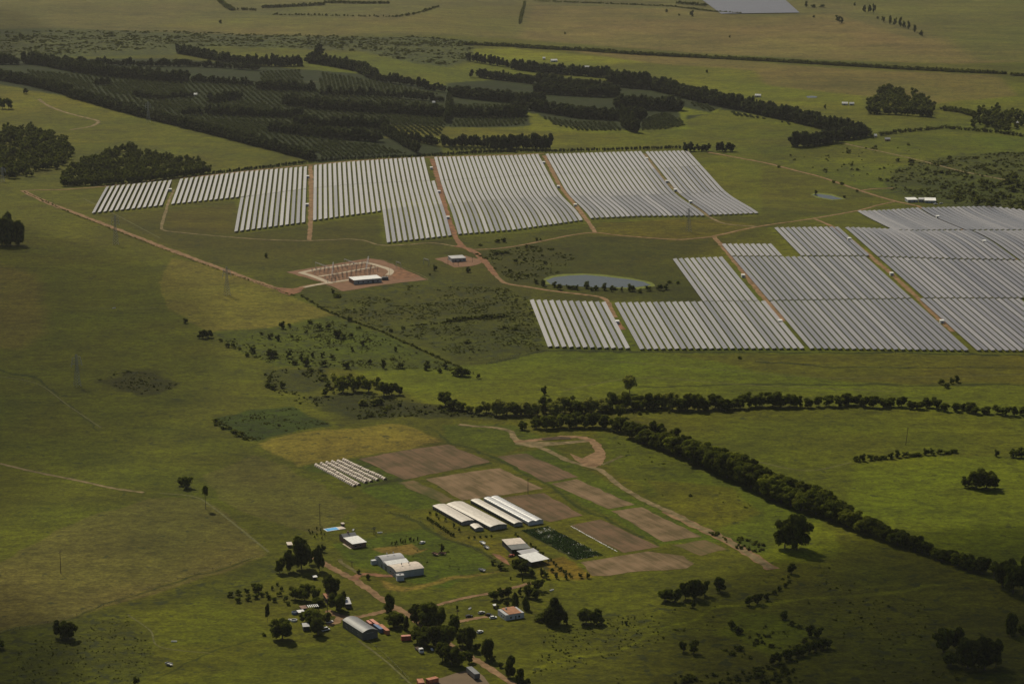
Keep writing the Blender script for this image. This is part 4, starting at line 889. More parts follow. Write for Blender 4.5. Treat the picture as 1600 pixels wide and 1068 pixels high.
# white inverter cabins along the tracks
cab = empty('inverter_cabin', (0, 0, 0)); tag(cab, 'x', 'cabin', 'white inverter cabins along the solar tracks')
MB().box(-1.7, 1.7, -2.6, 2.6, -.3, 2.7).build('body', M_WHITE, cab); MB().box(-1.85, 1.85, -2.75, 2.75, 2.71, 2.9).build('roof', M_WHITE, cab); MB().box(-.7, .7, -2.66, -2.61, .2, 2.2).build('door', M_LGREY, cab); MB().box(1.71, 1.77, -1.5, 1.5, 1.0, 2.1).build('vent', M_DGREY, cab)
remember(cab)
CABS = [(266, 298, 'on the leftmost track of the upper field'), (481, 277.5, 'upper of two beside the first straight track'), (480, 321.5, 'lower of two beside the first straight track'), (674, 264, 'uppermost on the reddish middle track'), (686, 301, 'halfway along the reddish middle track'), (700, 341.5, 'lowest on the reddish middle track'),
        (849.5, 255.5, 'uppermost on the third track of the upper field'), (872.5, 293, 'second on the third track of the upper field'), (899, 322, 'lowest on the third track of the upper field'), (1010.5, 249.3, 'uppermost on the fourth track of the upper field'), (1042, 285, 'second on the fourth track of the upper field'), (1055, 298.5, 'third on the fourth track of the upper field'), (1079, 317, 'lowest on the fourth track of the upper field'),
        (1161, 432.5, 'upper one on the second track of the lower field'), (964.5, 505, 'beside the red dirt pad in the lower field'), (1219, 504, 'lower one on the second track of the lower field'), (1327, 375, 'uppermost on the third track of the lower field'), (1393, 429.5, 'middle one on the third track of the lower field'), (1471.5, 504, 'lowest on the third track of the lower field'), (1465, 340.3, 'upper one on the far right track'), (1538, 379, 'lower one on the far right track')]
for k, (x, y, l) in enumerate(CABS):
    o = cab if k == 0 else copy_tree(cab); p = G(x, y + .5); o.location = p; o.rotation_euler.z = -RAZ; o['label'] = 'small white inverter cabin, ' + l

# ------------------------------------------------------------------ pylons and poles
def pylon(x, y, hpx, label):
    p = G(x, y); h = hpx * mpp(p) / .965; r = empty('pylon', p, .6); tag(r, label, 'pylon', 'lattice pylons of the power line')
    m = MB(); lattice(m, (0, 0, -.3), h * .66, 2.3, 7, .15, .75); m.build('body', M_STEEL, r)
    m = MB(); lattice(m, (0, 0, h * .66 - .3), h * .34 + .3, .75, 6, .13, .5); m.build('head', M_STEEL, r)
    for k, zz in enumerate((.70, .80, .90)):
        m = MB(); w = 4.6 - .5 * k
        for s in (-1, 1):
            for yy in (-.6, .6): m.bar((s * .8, yy, h * zz), (s * w, 0, h * zz + .2), .1, n=4)
            m.bar((s * .8, 0, h * zz + 1.6), (s * w, 0, h * zz + .2), .1, n=4)
        ar = m.build('crossarm', M_STEEL, r)
        for s in (-1, 1): MB().bar((s * w, 0, h * zz + .1), (s * w, 0, h * zz - 1.9), .22, n=6).build('insulator', M_WALLW, ar)
pylon(355, 461, 43, 'lattice pylon on the light field left of the substation')
pylon(181, 382, 45, 'lattice pylon beside the dirt road below the far left panels')
pylon(121, 603, 49, 'lattice pylon alone on the dark pasture at left')
pylon(232, 191.5, 32, 'far lattice pylon on the meadow before the plantation')
pylon(4, 284, 22, 'lattice pylon cut by the left edge beside the wood')
pylon(1076, 362, 36, 'thin lattice pylon in front of the upper solar field')
def pole(x, y, hpx, label, lean=0.0):
    p = G(x, y); h = hpx * mpp(p) / .965; r = empty('utility_pole', p, .7); tag(r, label, 'pole', 'wooden utility poles')
    MB().bar((0, 0, -.3), (lean * h, 0, h), .24, .15, 7).build('post', M_WOOD, r); MB().box(lean * h - 1.1, lean * h + 1.1, -.1, .1, h - .9, h - .7).build('crossarm', M_WOOD, r)
    m = MB(); [m.bar((lean * h + s, 0, h - .7), (lean * h + s, 0, h - .35), .09, n=6) for s in (-.95, 0, .95)]; m.build('insulator', M_COPPER, r)
pole(95, 895, 35, 'tall wooden pole standing alone on the stubble field'); pole(825, 771.5, 25, 'wooden pole on the brown parcel behind the greenhouses')
pole(500, 820, 34, 'wooden pole behind the swimming pool'); pole(1415, 695, 27, 'leaning wooden pole on the right pasture', .16); pole(714.5, 962, 10, 'short pole by the lane to the cars')
pole(550, 885, 9, 'thin pole beside the drive of the hall'); pole(511.5, 957, 24, 'thin wooden pole in the farmyard')
p = G(585, 834.5); r = empty('windpump', p); tag(r, 'dark wind pump on a lattice stand right of the pool house', 'wind pump')
m = MB(); lattice(m, (0, 0, -.2), 4.4, .8, 4, .07, .2); m.build('stand', M_WOOD, r); m = MB()
for k in range(12): a = k * math.pi / 6; m.add([(.2 * math.cos(a), -.3, 4.5 + .2 * math.sin(a)), (1.1 * math.cos(a - .16), -.35, 4.5 + 1.1 * math.sin(a - .16)), (1.1 * math.cos(a + .16), -.25, 4.5 + 1.1 * math.sin(a + .16))], [(0, 1, 2)])
m.build('wheel', M_DGREY, r); MB().box(-.02, .02, .3, 1.6, 4.2, 4.8).build('vane', M_DGREY, r)

# ------------------------------------------------------------------ crop tunnels: rows of small white hoops
TN = [((493.5, 727), (555, 760)), ((502, 725), (562, 758.5)), ((510.5, 723.5), (573, 755)), ((519, 722), (581, 753)), ((528, 720.5), (591, 751)), ((536.5, 719), (603, 749.5))]
for k, (a, b) in enumerate(TN):
    A, B = G(*a), G(*b); d = B - A; Ln = d.length; r = empty('crop_tunnel', A, math.atan2(d.y, d.x)); sl = (B.z - A.z) / Ln
    tag(r, 'low white crop tunnel, %s from the left of the six in the small plot' % ordw(k + 1), 'crop tunnel', 'low crop tunnels')
    n = 22; ml, hp = MB(), MB(); rr = random.Random(k)
    for i in range(n):
        x0 = Ln * i / n; x1 = x0 + Ln / n * (.74 + rr.uniform(-.08, .1)); w = 1.45; q = []
        hh = 1.75 * rr.uniform(.85, 1.1)
        for xx in (x0, x1):
            for j in range(7): a2 = math.pi * j / 6; q.append((xx, -w * math.cos(a2), hh * math.sin(a2) + sl * xx))
        ml.add(q, [(j, j + 1, 8 + j, 7 + j) for j in range(6)])
        hp.add([(x0, -w, sl * x0), (x0, w, sl * x0), (x0, w * .5, hh * .8 + sl * x0), (x0, -w * .5, hh * .8 + sl * x0)], [(0, 1, 2, 3)])
    ml.build('cover', M_CREAM, r); hp.build('hoop', M_LGREY, r); MB().add([(0, -1.0, .10), (0, 1.0, .10), (Ln, 1.0, .1 + sl * Ln), (Ln, -1.0, .1 + sl * Ln)], [(0, 3, 2, 1)]).build('soil_bed', M_WOOD, r)

# vegetable rows in the plot: uncountable leafy rows with white specks
V, F, WV, WF = [], [], [], []; rr = random.Random(3)
c00, c10, c01 = G(815, 829), G(856, 823), G(900, 873.5); eu = (c10 - c00); ev = (c01 - c00)
def tuft(V, F, x, y, z, s, h):
    n = len(V)
    for k in range(5): a = k * 1.2566 + rr.random(); V.append((x + s * math.cos(a), y + s * math.sin(a), z + h * rr.uniform(.2, .6)))
    V.append((x, y, z + h))
    for k in range(5): F.append((n + k, n + (k + 1) % 5, n + 5))
nr = 15
for i in range(nr):
    for j in range(125):
        t = (i + .5) / nr; s2 = (j + rr.random()) / 125; q = c00 + eu * t + ev * s2; gap = vn(np.array(q.x), np.array(q.y), 6, 5)
        if gap > .38: tuft(V, F, q.x + rr.uniform(-.3, .3), q.y, TZ(q.x, q.y) + .05, rr.uniform(.35, .8), rr.uniform(.5, 1.2))
        if rr.random() < .12: tuft(WV, WF, q.x + 1.0, q.y, TZ(q.x, q.y) + .1, rr.uniform(.2, .45), .35)
o = link('vegetable_rows', np_mesh('vegetable_rows', V, F, mat('vegetable_leaves', (.026, .050, .008), .9, .3, .6, .05))); tag(o, 'dark green rows of leafy vegetables in the plot below the greenhouses', 'vegetables', None, 'stuff')
a, b = G(892, 822), G(965, 862)
for i in range(110):
    q = a.lerp(b, (i + rr.random()) / 110); 
    if rr.random() < .8: tuft(WV, WF, q.x + rr.uniform(-.3, .3), q.y, TZ(q.x, q.y) + .12, rr.uniform(.3, .6), .4)
o = link('white_mulch', np_mesh('white_mulch', WV, WF, M_WHITE)); tag(o, 'scattered white mulch film in and beside the vegetable plot', 'mulch film', None, 'stuff')

# ------------------------------------------------------------------ vehicles and containers
def container(A, B, Cc, h, mt, label, cat='container', L0=None):
    r, W, L = site('shipping_container', A, B, Cc, label, cat); L = L0 or L; b = MB()
    nb = max(6, int(L / .6))
    b.box(.05, W - .05, .05, L - .05, .15, h - .05); b.build('body', mt, r)
    m = MB(); [m.box(x, x + .06, L * k / nb, L * k / nb + .25, .2, h - .15) for k in range(nb) for x in (-.01, W - .05)]; m.build('ribs', mt, r)
    MB().box(0, W, 0, L, h - .04, h + .06).build('roof', M_PINK if mt in (M_RED,) else mt, r)
    dd = MB().box(.15, W / 2 - .03, -.04, .045, .25, h - .2).box(W / 2 + .03, W - .15, -.04, .045, .25, h - .2).build('door', mt, r)
    MB().bar((W / 2 - .2, -.08, .3), (W / 2 - .2, -.08, h - .3), .03).bar((W / 2 + .2, -.08, .3), (W / 2 + .2, -.08, h - .3), .03).build('handle', M_STEEL, dd)
    m = MB(); [m.box(x, x + .2, y, y + .2, -.2, .15) for x in (0, W - .2) for y in (0, L - .2)]; m.build('foot', M_WOOD, r)
container((603, 991.5), (609, 990.4), (591, 981.6), 2.7, M_ORANGE, 'bright orange red container at the right end beside the barn')
container((588, 981.8), (593.5, 980.8), (577, 973.5), 2.7, M_RED, 'faded red container behind the bright orange one')
container((593.5, 989), (598.8, 988), (583, 981), 2.7, M_BLUE, 'blue grey container squeezed between barn and red containers')
container((578, 979.5), (582, 978.8), (572, 974.5), 2.4, M_PINK, 'short faded pink container behind the barn')
container((627.5, 1001), (643, 1000), (627, 998.7), 2.9, M_RED, 'single red container beside the dark trees')
container((654, 1073), (663, 1071), (651, 1066.5), 2.6, M_ORANGE, 'left orange container cut by the bottom edge')
container((670, 1069), (685.5, 1065.5), (668, 1065.5), 2.7, M_ORANGE, 'right orange container at the bottom edge')
# dark covered trailer
r, W, L = site('truck_trailer', (741.5, 1062.5), (749, 1060.5), (728.5, 1051), 'dark grey box trailer parked on the brown yard', 'trailer')
MB().box(0, W, 0, L, 1.0, 3.7).build('box', M_DGREY, r); MB().box(-.05, W + .05, -.05, L + .05, 3.71, 3.85).build('roof', M_GREY, r); MB().box(.4, W - .4, .3, L - .3, .75, .99).build('chassis', M_DARK, r)
def wheels(r, pts, R, w=.3):
    for x, y in pts:
        t = MB().bar((x - w / 2, y, R), (x + w / 2, y, R), R, n=12).build('wheel', M_TYRE, r)
        MB().bar((x - w / 2 - .02, y, R), (x + w / 2 + .02, y, R), R * .5, n=10).build('rim', M_STEEL, t)
wheels(r, [(.3, 1.5), (W - .3, 1.5), (.3, 2.7), (W - .3, 2.7), (.3, L - 2), (W - .3, L - 2)], .5)
# truck with white cab
p = G(659, 1020.5); q = G(648, 1010.5); r = empty('truck', p, math.atan2((q - p).y, (q - p).x) - math.pi / 2); tag(r, 'flatbed truck with white cab beside the dark trees', 'truck')
cb = MB().prism([(-1.2, .7), (1.2, .7), (1.2, 2.3), (1.05, 2.9), (-1.05, 2.9), (-1.2, 2.3)], 0, 2.2).build('cab', M_WHITE, r); MB().box(-1.0, 1.0, -.05, -.005, 1.7, 2.5).build('windscreen', M_GLASS, cb)
MB().box(-1.05, 1.05, -.9, -.06, .7, 1.5).build('bonnet', M_WHITE, r); MB().box(-1.2, 1.2, 2.5, 9, 1.0, 1.25).build('flatbed', M_WOOD, r); MB().box(-.5, .5, 2.21, 8.5, .7, .99).build('chassis', M_DARK, r)
for s in (-1, 1): MB().box(s * .8 - .15, s * .8 + .15, -.95, -.905, .9, 1.15).build('headlight', M_LGREY, r)
wheels(r, [(-1.05, .2), (1.05, .2), (-1.05, 6.5), (1.05, 6.5), (-1.05, 7.7), (1.05, 7.7)], .48)
# cars and vans
def car(x, y, x2, y2, mt, label, van=False, name='parked_car'):
    p, q = G(x, y), G(x2, y2); r = empty(name, p, math.atan2((q - p).y, (q - p).x) - math.pi / 2); tag(r, label, 'van' if van else 'car')
    L, H = (5.2, 2.2) if van else (4.4, 1.5)
    lo = [(-L / 2, .35), (L / 2, .35), (L / 2, .85), (L / 2 - .15, .95), (-L / 2 + .1, .95), (-L / 2, .8)]
    up = [(-L / 2 + .1, .95), (L / 2 - (.9 if not van else 1.0), .95), (L / 2 - (1.7 if not van else 1.5), H - .02), (-L / 2 + (.7 if not van else .15), H - .02)]
    m = swapxy(MB().prism(lo, -.86, .86)); m.v = [(a, b, c) for a, b, c in m.v]; m.build('body', mt, r)
    m = swapxy(MB().prism(up, -.78, .78)); m.build('windows', M_GLASS, r)
    a0, a1 = up[3][0] + .02, up[2][0] - .02; MB().box(-.79, .79, a0, a1, H - .01, H + .05).build('roof', mt, r)
    for s in (-.6, .6): MB().box(s - .15, s + .15, L / 2 - .01, L / 2 + .03, .6, .8).build('headlight', M_LGREY, r)
    wheels(r, [(-.8, -1.35), (.8, -1.35), (-.8, 1.35), (.8, 1.35)], .33, .22)
car(733, 963.5, 738, 963, M_DARK, 'dark car leftmost of the four beside the white house'); car(752.5, 958, 757, 957, M_STEEL, 'grey car second from left near the white house'); car(764, 961.5, 768, 962, M_DARK, 'black car between two lighter cars near the white house'); car(770.6, 965.5, 776, 965, M_WHITE, 'white car nearest to the white house')
car(509, 984.5, 516, 983, M_WHITE, 'white van parked in front of the farmyard trees', True, 'van'); car(515, 972, 521, 971, M_WHITE, 'white pickup sized car in the shade of the farmyard trees'); car(799, 869, 803, 868, M_RED, 'small red car beside the open sheds')
car(1462, 319.5, 1467, 319.2, M_WHITE, 'white car parked in front of the site office'); car(1470.5, 318.6, 1476, 318.3, M_STEEL, 'grey car right of the white one at the site office')
car(750, 988, 755, 986.5, M_WHITE, 'old white car alone on the grass below the white house'); car(660, 848.5, 664, 847, M_WHITE, 'white car standing on grass between hall and greenhouses')
# farm trailers and wrecks
def cart(x, y, rz, mt, label):
    p = G(x, y); r = empty('farm_trailer', p, rz); tag(r, label, 'trailer')
    MB().box(-1.1, 1.1, -2.2, 2.2, .8, 1.0).box(-1.1, -1.0, -2.2, 2.2, 1.0, 1.6).box(1.0, 1.1, -2.2, 2.2, 1.0, 1.6).box(-1, 1, 2.1, 2.2, 1.0, 1.6).build('bed', mt, r); MB().bar((0, -2.2, .85), (0, -3.6, .6), .08).build('drawbar', M_DARK, r); wheels(r, [(-1.15, 0), (1.15, 0)], .5, .25)
cart(753, 892, .9, M_LGREY, 'flat grey farm trailer alone on the grass beside the worn track'); cart(760, 856.5, .5, M_STEEL, 'grey farm trailer left of the open sheds'); cart(680, 867, .8, M_RUST, 'rusty farm trailer left of the little dark tree'); cart(691, 866, 1.2, M_RUST, 'rusty farm trailer touching the little dark tree'); cart(264, 1039, .9, M_STEEL, 'small grey trailer on the dark pasture at lower left'); cart(754, 849.5, .5, M_WHITE, 'white trailer in the grass near the small greenhouse')
# white feed troughs and litter
for k, (x, y, l) in enumerate([(272, 1002, 'long white trough on the pasture at lower left'), (593.5, 832, 'white trough right of the wind pump'), (178, 481.5, 'white trough far out on the left pasture'), (862, 922, 'white trough right of the small orchard'), (734, 951, 'white trough behind the parked cars'), (552, 828, 'white trough right of the swimming pool'), (675, 1014.5, 'white box at the foot of the dark trees'), (716, 1030, 'white box lying in the shade by the main road')]):
    p = G(x, y); o = MB().box(-1.6, 1.6, -.5, -.42, 0, .6).box(-1.6, 1.6, .42, .5, 0, .6).box(-1.6, -1.5, -.42, .42, 0, .6).box(1.5, 1.6, -.42, .42, 0, .6).box(-1.5, 1.5, -.42, .42, -.1, .2).build('trough', M_WHITE); o.location = p; o.rotation_euler.z = .3 * k; tag(o, l, 'trough')

# ------------------------------------------------------------------ trees
def crown_arrays(shape, nclump, nleaf, leaf, seed, core=True):
    """leaf clumps spread through a crown; x,y in -.5...5, z 0..1 of the whole tree"""
    rs = np.random.RandomState(seed); CS = []
    for k in range(nclump):
        a = rs.rand() * 2 * np.pi; g = (k + .5) / nclump
        if shape == 'round':  z = .20 + .64 * ((k * .618) % 1); R = .31 * math.sqrt(max(.05, 1 - ((z - .52) / .42) ** 2)); rr = R * (.55 + .65 * rs.rand()); cr = .10 + .08 * rs.rand()
        elif shape == 'bush': z = .22 + .52 * ((k * .618) % 1); R = .34 * math.sqrt(max(.05, 1 - (z / .95) ** 2)); rr = R * (.5 + .7 * rs.rand()); cr = .12 + .08 * rs.rand()
        elif shape == 'tall': z = .16 + .72 * g; R = .28 * math.sqrt(max(.08, 1 - ((z - .5) / .48) ** 2)); rr = R * (.5 + .6 * rs.rand()); cr = .11 + .08 * rs.rand()
        elif shape == 'cone': z = .15 + .75 * g; R = .30 * (1 - z) + .04; rr = R * rs.rand(); cr = .10 + .22 * (1 - g)
        elif shape == 'sparse': z = .38 + .52 * ((k * .618) % 1); R = .34; rr = R * rs.rand() ** .5; cr = .10 + .05 * rs.rand()
        elif shape == 'palm': z = .72 + .2 * rs.rand(); rr = .15 * rs.rand(); cr = .2
        CS.append((rr * math.cos(a), rr * math.sin(a), z, cr))
    V = []; F = []
    if shape in ('round', 'bush'): CS.append((0, 0, .5 if shape == 'round' else .34, .25))
    if shape == 'tall': CS += [(0, 0, z, .17) for z in (.3, .5, .7)]
    # core blobs built as jittered cube-spheres (all quads)
    if core:
        g = [-1, -.35, .35, 1] if nleaf > 20 else [-1, 0, 1]; cv = {}; cf = []; pts = []
        def vid(p):
            if p not in cv: cv[p] = len(pts); pts.append(np.array(p) / np.linalg.norm(p))
            return cv[p]
        for ax in range(3):
            for s in (-1, 1):
                for i in range(len(g) - 1):
                    for j in range(len(g) - 1):
                        q = []
                        for (u, v) in ((g[i], g[j]), (g[i + 1], g[j]), (g[i + 1], g[j + 1]), (g[i], g[j + 1])):
                            p = [0, 0, 0]; p[ax] = s; p[(ax + 1) % 3] = u; p[(ax + 2) % 3] = v; q.append(vid(tuple(p)))
                        cf.append(q if s > 0 else q[::-1])
        pts = np.array(pts); cf = np.array(cf)
    nv = 0; VV = []; FF = []
    for (x, y, z, cr) in CS:
        c = np.array([x, y, z]); sc = np.array([cr, cr, cr * (.8 if shape not in ('tall', 'cone') else 1.15)])
        if core:
            d = pts * (0.66 + .24 * rs.rand(len(pts), 1)); VV.append(c + d * sc); FF.append(cf + nv); nv += len(pts)
        d = rs.normal(size=(nleaf, 3)); d /= np.linalg.norm(d, axis=1)[:, None]; d[:, 2] = np.abs(d[:, 2]) * np.where(rs.rand(nleaf) < .8, 1, -1)
        p = c + d * sc * (.88 + .30 * rs.rand(nleaf, 1))
        nrm = d + .32 * rs.normal(size=(nleaf, 3)) + np.array([0, 0, .35]); nrm /= np.linalg.norm(nrm, axis=1)[:, None]
        t = np.cross(nrm, rs.normal(size=(nleaf, 3))); t /= np.linalg.norm(t, axis=1)[:, None]; b2 = np.cross(nrm, t)
        s = leaf * (.6 + .8 * rs.rand(nleaf, 1))
        q = np.stack([p - t * s - b2 * s * .7, p + t * s - b2 * s * .5, p + t * s * .8 + b2 * s * .7, p - t * s * .9 + b2 * s * .6], 1).reshape(-1, 3)
        VV.append(q); FF.append(np.arange(nleaf * 4).reshape(-1, 4) + nv); nv += nleaf * 4
    V = np.concatenate(VV); V[:, 2] = np.maximum(V[:, 2], .01)
    return V, np.concatenate(FF)
def trunk_mb(shape, seed):
    rr = random.Random(seed); m = MB(); h = {'round': .42, 'tall': .6, 'cone': .8, 'sparse': .62, 'bush': .3, 'palm': .8}[shape]
    r0 = .03 if shape != 'palm' else .02
    m.bar((0, 0, -.03), (rr.uniform(-.02, .02), rr.uniform(-.02, .02), h * .55), r0 * 1.2, r0 * .8, 7)
    m.bar((0, 0, h * .53), (rr.uniform(-.04, .04), rr.uniform(-.04, .04), h), r0 * .8, r0 * .45, 7)
    for k in range(5 if shape != 'palm' else 0):
        a = k * 1.26 + rr.random(); z0 = h * (.45 + .1 * k); R = .22 if shape in ('round', 'bush', 'sparse') else .12
        m.bar((0, 0, z0), (R * math.cos(a), R * math.sin(a), z0 + .2), r0 * .5, r0 * .15, 5)
    return m
LOD = {}
def tree_mesh(shape, lod, var):
    k = (shape, lod, var)
    if k not in LOD:
        nc, nl, lf = {'hi': (24, 120, .034), 'mid': (15, 60, .048), 'lo': (9, 24, .070)}[lod]
        if shape == 'palm': nc, nl, lf = 3, 60, .07
        if shape == 'sparse': nc = int(nc * 1.3)
        V, F = crown_arrays(shape, nc, nl, lf, hash((len(shape) * 7 + ord(shape[0]), var)) % 9999, shape not in ('sparse', 'palm'))
        me = np_mesh('crown', V, F); tm = trunk_mb(shape, var); t = bpy.data.meshes.new('trunk'); t.from_pydata(tm.v, [], tm.f); t.materials.append(M_BARK)
        LOD[k] = (me, t)
    return LOD[k]
CROWNS = {}
def crown_with(me, m):
    k = (me.name, m.name)
    if k not in CROWNS: c = me.copy(); c.materials.clear(); c.materials.append(m); CROWNS[k] = c
    return CROWNS[k]
QUEUE = []; NT = [0]; trr = random.Random(21)
def tree(x, y, w, h, shape='round', m=None, label='', group=None, name=None, cat=None):
    QUEUE.append((w * h if -5 < x < 1605 and y < 1080 else 0, x, y, w, h, shape, m, label, group, name, cat))
def plant(x, y, w, h, shape, m, label, group, name, cat):
    p = G(x, y); k = mpp(p); W = w * k * 1.04; H = h * k / .965; m = m or D_; px = max(w, h)
    lod = 'hi' if px > 26 else 'mid' if px > 13 else 'lo'
    cme, tme = tree_mesh(shape, lod, trr.randrange(5)); NT[0] += 1
    rz = trr.uniform(0, 6.28); bush = shape == 'bush' and H < 4.5
    if bush:
        o = bpy.data.objects.new(name or 'bush', crown_with(cme, m)); C.objects.link(o); o.location = (p.x, p.y, p.z - .1); o.rotation_euler.z = rz; o.scale = (W, W, H)
        tag(o, label, cat or 'bush', group); return o
    r = empty(name or 'tree', (p.x, p.y, p.z - .05), rz, (W, W, H)); tag(r, label, cat or 'tree', group)
    c = bpy.data.objects.new('crown', crown_with(cme, m)); C.objects.link(c); c.parent = r
    t = bpy.data.objects.new('trunk', tme); C.objects.link(t); t.parent = r
    return r
def grove(items, phrase, group, shape='round', m=None):
    """items sorted by x so that ordinals in the labels count from the left"""
    for k, it in enumerate(sorted(items, key=lambda q: q[0])):
        x, y, w, h = it[:4]; sh = it[4] if len(it) > 4 and it[4] else shape; mm = it[5] if len(it) > 5 else m
        kind = {'round': 'round leafy tree', 'bush': 'low dark bush', 'tall': 'tall dark tree', 'cone': 'pointed tree', 'sparse': 'thin airy tree', 'palm': 'small palm tree'}[sh]
        if len(it) > 6: lab = it[6]
        else: lab = '%s, %s from the left %s' % (kind, ordw(k + 1), phrase)
        tree(x, y, w, h, sh, mm, lab, group)
def unitleaf(name, col): return mat(name, col, .9, .0, 8.0, .04, 0, tuple(c * .38 for c in col), 0, .3, .55, 2)
D_, M2, P_ = unitleaf('tree_leaves_dark', (.140, .165, .014)), unitleaf('tree_leaves_mid', (.24, .265, .024)), unitleaf('tree_leaves_pale', (.38, .39, .065))
grove([(437, 895, 20, 26, 'round', M2), (453, 892, 21, 36, 'round', D_), (471, 888, 34, 54, 'round', D_, 'tallest dark tree of the farmstead with long shadow'), (484, 880, 14, 26, 'round', D_), (499, 891, 20, 42, 'round', D_), (504, 862, 12, 12, 'round', M2)],
      'in the tall group left of the drive', 'tall trees left of the drive')
grove([(461, 936, 22, 22, 'round', M2), (476, 938, 28, 29, 'round', M2), (493, 939, 20, 26, 'round', M2), (518, 934, 30, 40, 'round', D_), (497, 945, 22, 14, 'round', D_), (526, 953, 32, 30, 'round', D_), (536, 944, 14, 22, 'tall', D_), (478, 972, 26, 22, 'round', D_), (492, 978, 34, 28, 'round', D_), (511, 972, 16, 18, 'round', D_), (497, 991, 28, 30, 'round', D_), (441, 998, 38, 34, 'round', D_)],
      'in the farmyard cluster left of the barn', 'farmyard trees')
grove([(412, 993, 9, 6, 'bush'), (404, 925, 15, 15, 'bush'), (396, 918, 12, 10, 'bush'), (418, 972, 8, 30, 'sparse'), (420, 935, 10, 9, 'bush'), (428, 939, 10, 9, 'bush'), (446, 939, 11, 12, 'bush'), (436, 930, 9, 9, 'bush', M2), (410, 931, 9, 8, 'bush'), (440, 922, 7, 8, 'bush'), (426, 921, 6, 8, 'bush', M2), (450, 945, 8, 7, 'bush'), (361, 932, 12, 10, 'bush'), (371, 940, 12, 10, 'bush'), (373, 929, 11, 10, 'bush'), (386, 928, 12, 12, 'bush'), (388, 938, 11, 9, 'bush'), (398, 924, 12, 12, 'bush'), (399, 934, 12, 9, 'bush'), (417, 928, 7, 7, 'bush', M2), (433, 914, 7, 6, 'bush')],
      'in the scrub left of the farmyard', 'bushes left of the farmyard')
grove([(609, 955, 21, 27, 'tall', D_), (616, 978, 30, 23, 'round', D_), (627, 975, 14, 18, 'round', D_), (634, 984, 12, 22, 'tall', D_), (560, 896, 8, 9, 'bush', D_), (576, 904, 9, 10, 'bush', D_), (651, 975, 26, 34, 'round', D_), (668, 984, 40, 46, 'round', D_, 'largest dark tree right of the barn and containers'), (685, 977, 28, 34, 'round', D_), (652, 1004, 28, 26, 'round', D_), (664, 1008, 30, 30, 'round', D_), (681, 1008, 30, 34, 'round', D_), (697, 1010, 32, 36, 'round', D_), (692, 1032, 26, 30, 'round', D_), (706, 1038, 32, 34, 'round', D_), (722, 1040, 26, 26, 'round', D_), (733, 1034, 16, 20, 'round', D_), (710, 990, 24, 30, 'tall', D_), (723, 1008, 24, 30, 'round', D_), (735, 1012, 22, 34, 'tall', D_), (745, 1017, 14, 14, 'round', D_), (762, 1030, 22, 32, 'tall', D_), (770, 1036, 12, 14, 'bush', D_), (783, 1042, 10, 10, 'bush', D_), (797, 1057, 22, 32, 'tall', D_), (812, 1066, 18, 24, 'tall', D_), (822, 1070, 14, 14, 'bush', D_), (714, 952, 6, 9, 'palm', D_)],
      'of the dark trees along the main road', 'trees along the main road')
grove([(772, 937, 20, 17, 'round', D_), (783, 934, 14, 18, 'round', D_), (795, 933, 18, 19, 'round', D_), (813, 930, 10, 15, 'tall', D_), (826, 932, 20, 20, 'round', D_), (836, 935, 18, 17, 'round', D_), (841, 922, 21, 20, 'round', D_), (791, 947, 14, 13, 'round', D_), (805, 950, 16, 26, 'cone', D_), (821, 952, 14, 22, 'cone', D_), (778, 953, 7, 12, 'tall', D_), (845, 968, 26, 12, 'bush', D_), (866, 974, 38, 42, 'cone', D_), (881, 974, 16, 20, 'round', D_), (916, 974, 30, 25, 'round', D_), (933, 974, 28, 24, 'round', D_), (857, 969, 16, 16, 'round', D_)],
      'around the white house', 'trees around the white house')
grove([(815, 896, 30, 24, 'round', D_), (830, 900, 16, 14, 'round', D_), (801, 886, 10, 12, 'round', M2), (771, 882, 12, 10, 'round', M2), (783, 889, 16, 12, 'round', D_), (790, 891, 10, 7, 'bush', M2), (798, 905, 4, 6, 'bush', D_), (816, 908, 4, 9, 'cone', D_), (846, 900, 12, 13, 'round', M2), (854, 903, 11, 13, 'round', M2), (870, 903, 9, 10, 'round', M2), (884, 904, 9, 9, 'round', M2), (907, 902, 9, 9, 'round', D_), (918, 903, 9, 9, 'round', D_), (862, 893, 9, 8, 'round', P_), (874, 891, 8, 7, 'round', P_), (882, 896, 7, 6, 'round', P_), (690, 862, 10, 13, 'round', D_), (826, 912, 7, 6, 'bush', P_)],
      'of the small orchard below the open sheds', 'orchard trees')
saps = [(612 + 4.4 * k + 1.5 * math.sin(k * 2.3), 851 - .8 * k + 2 * math.sin(k * 1.7), 4, 7, 'cone', D_) for k in range(10)]
grove(saps, 'in the row of saplings above the long hall', 'saplings above the hall')
grove([(483 + dx, 828 + dy, 4, 5, 'cone', D_) for dx, dy in ((0, 2), (5, 5), (12, -1), (12, 8), (18, 1), (19, 6), (24, 8), (9, 12), (20, 14), (2, 6))], 'of the saplings below the swimming pool', 'saplings below the pool')
grove([(669 + 3.9 * k, 812 + 2.6 * k + 1.5 * math.sin(k * 3.1), 6, 7, 'bush', D_) for k in range(11)] + [(672, 803, 5, 6, 'bush', D_), (682, 806, 5, 7, 'bush', D_), (696, 814, 5, 8, 'cone', D_), (709, 824, 6, 8, 'cone', D_), (718, 830, 6, 8, 'cone', D_), (686, 812, 4, 6, 'cone', D_)], 'in the dark row left of the greenhouses', 'shrubs left of the greenhouses')
grove([(829 + 4 * k, 852 + 3.1 * k + 1.3 * math.sin(k * 2.1), 5, 6, 'bush', D_) for k in range(17) if k not in (6, 11)], 'between the open sheds and the vegetable plot', 'shrubs between sheds and vegetable plot')
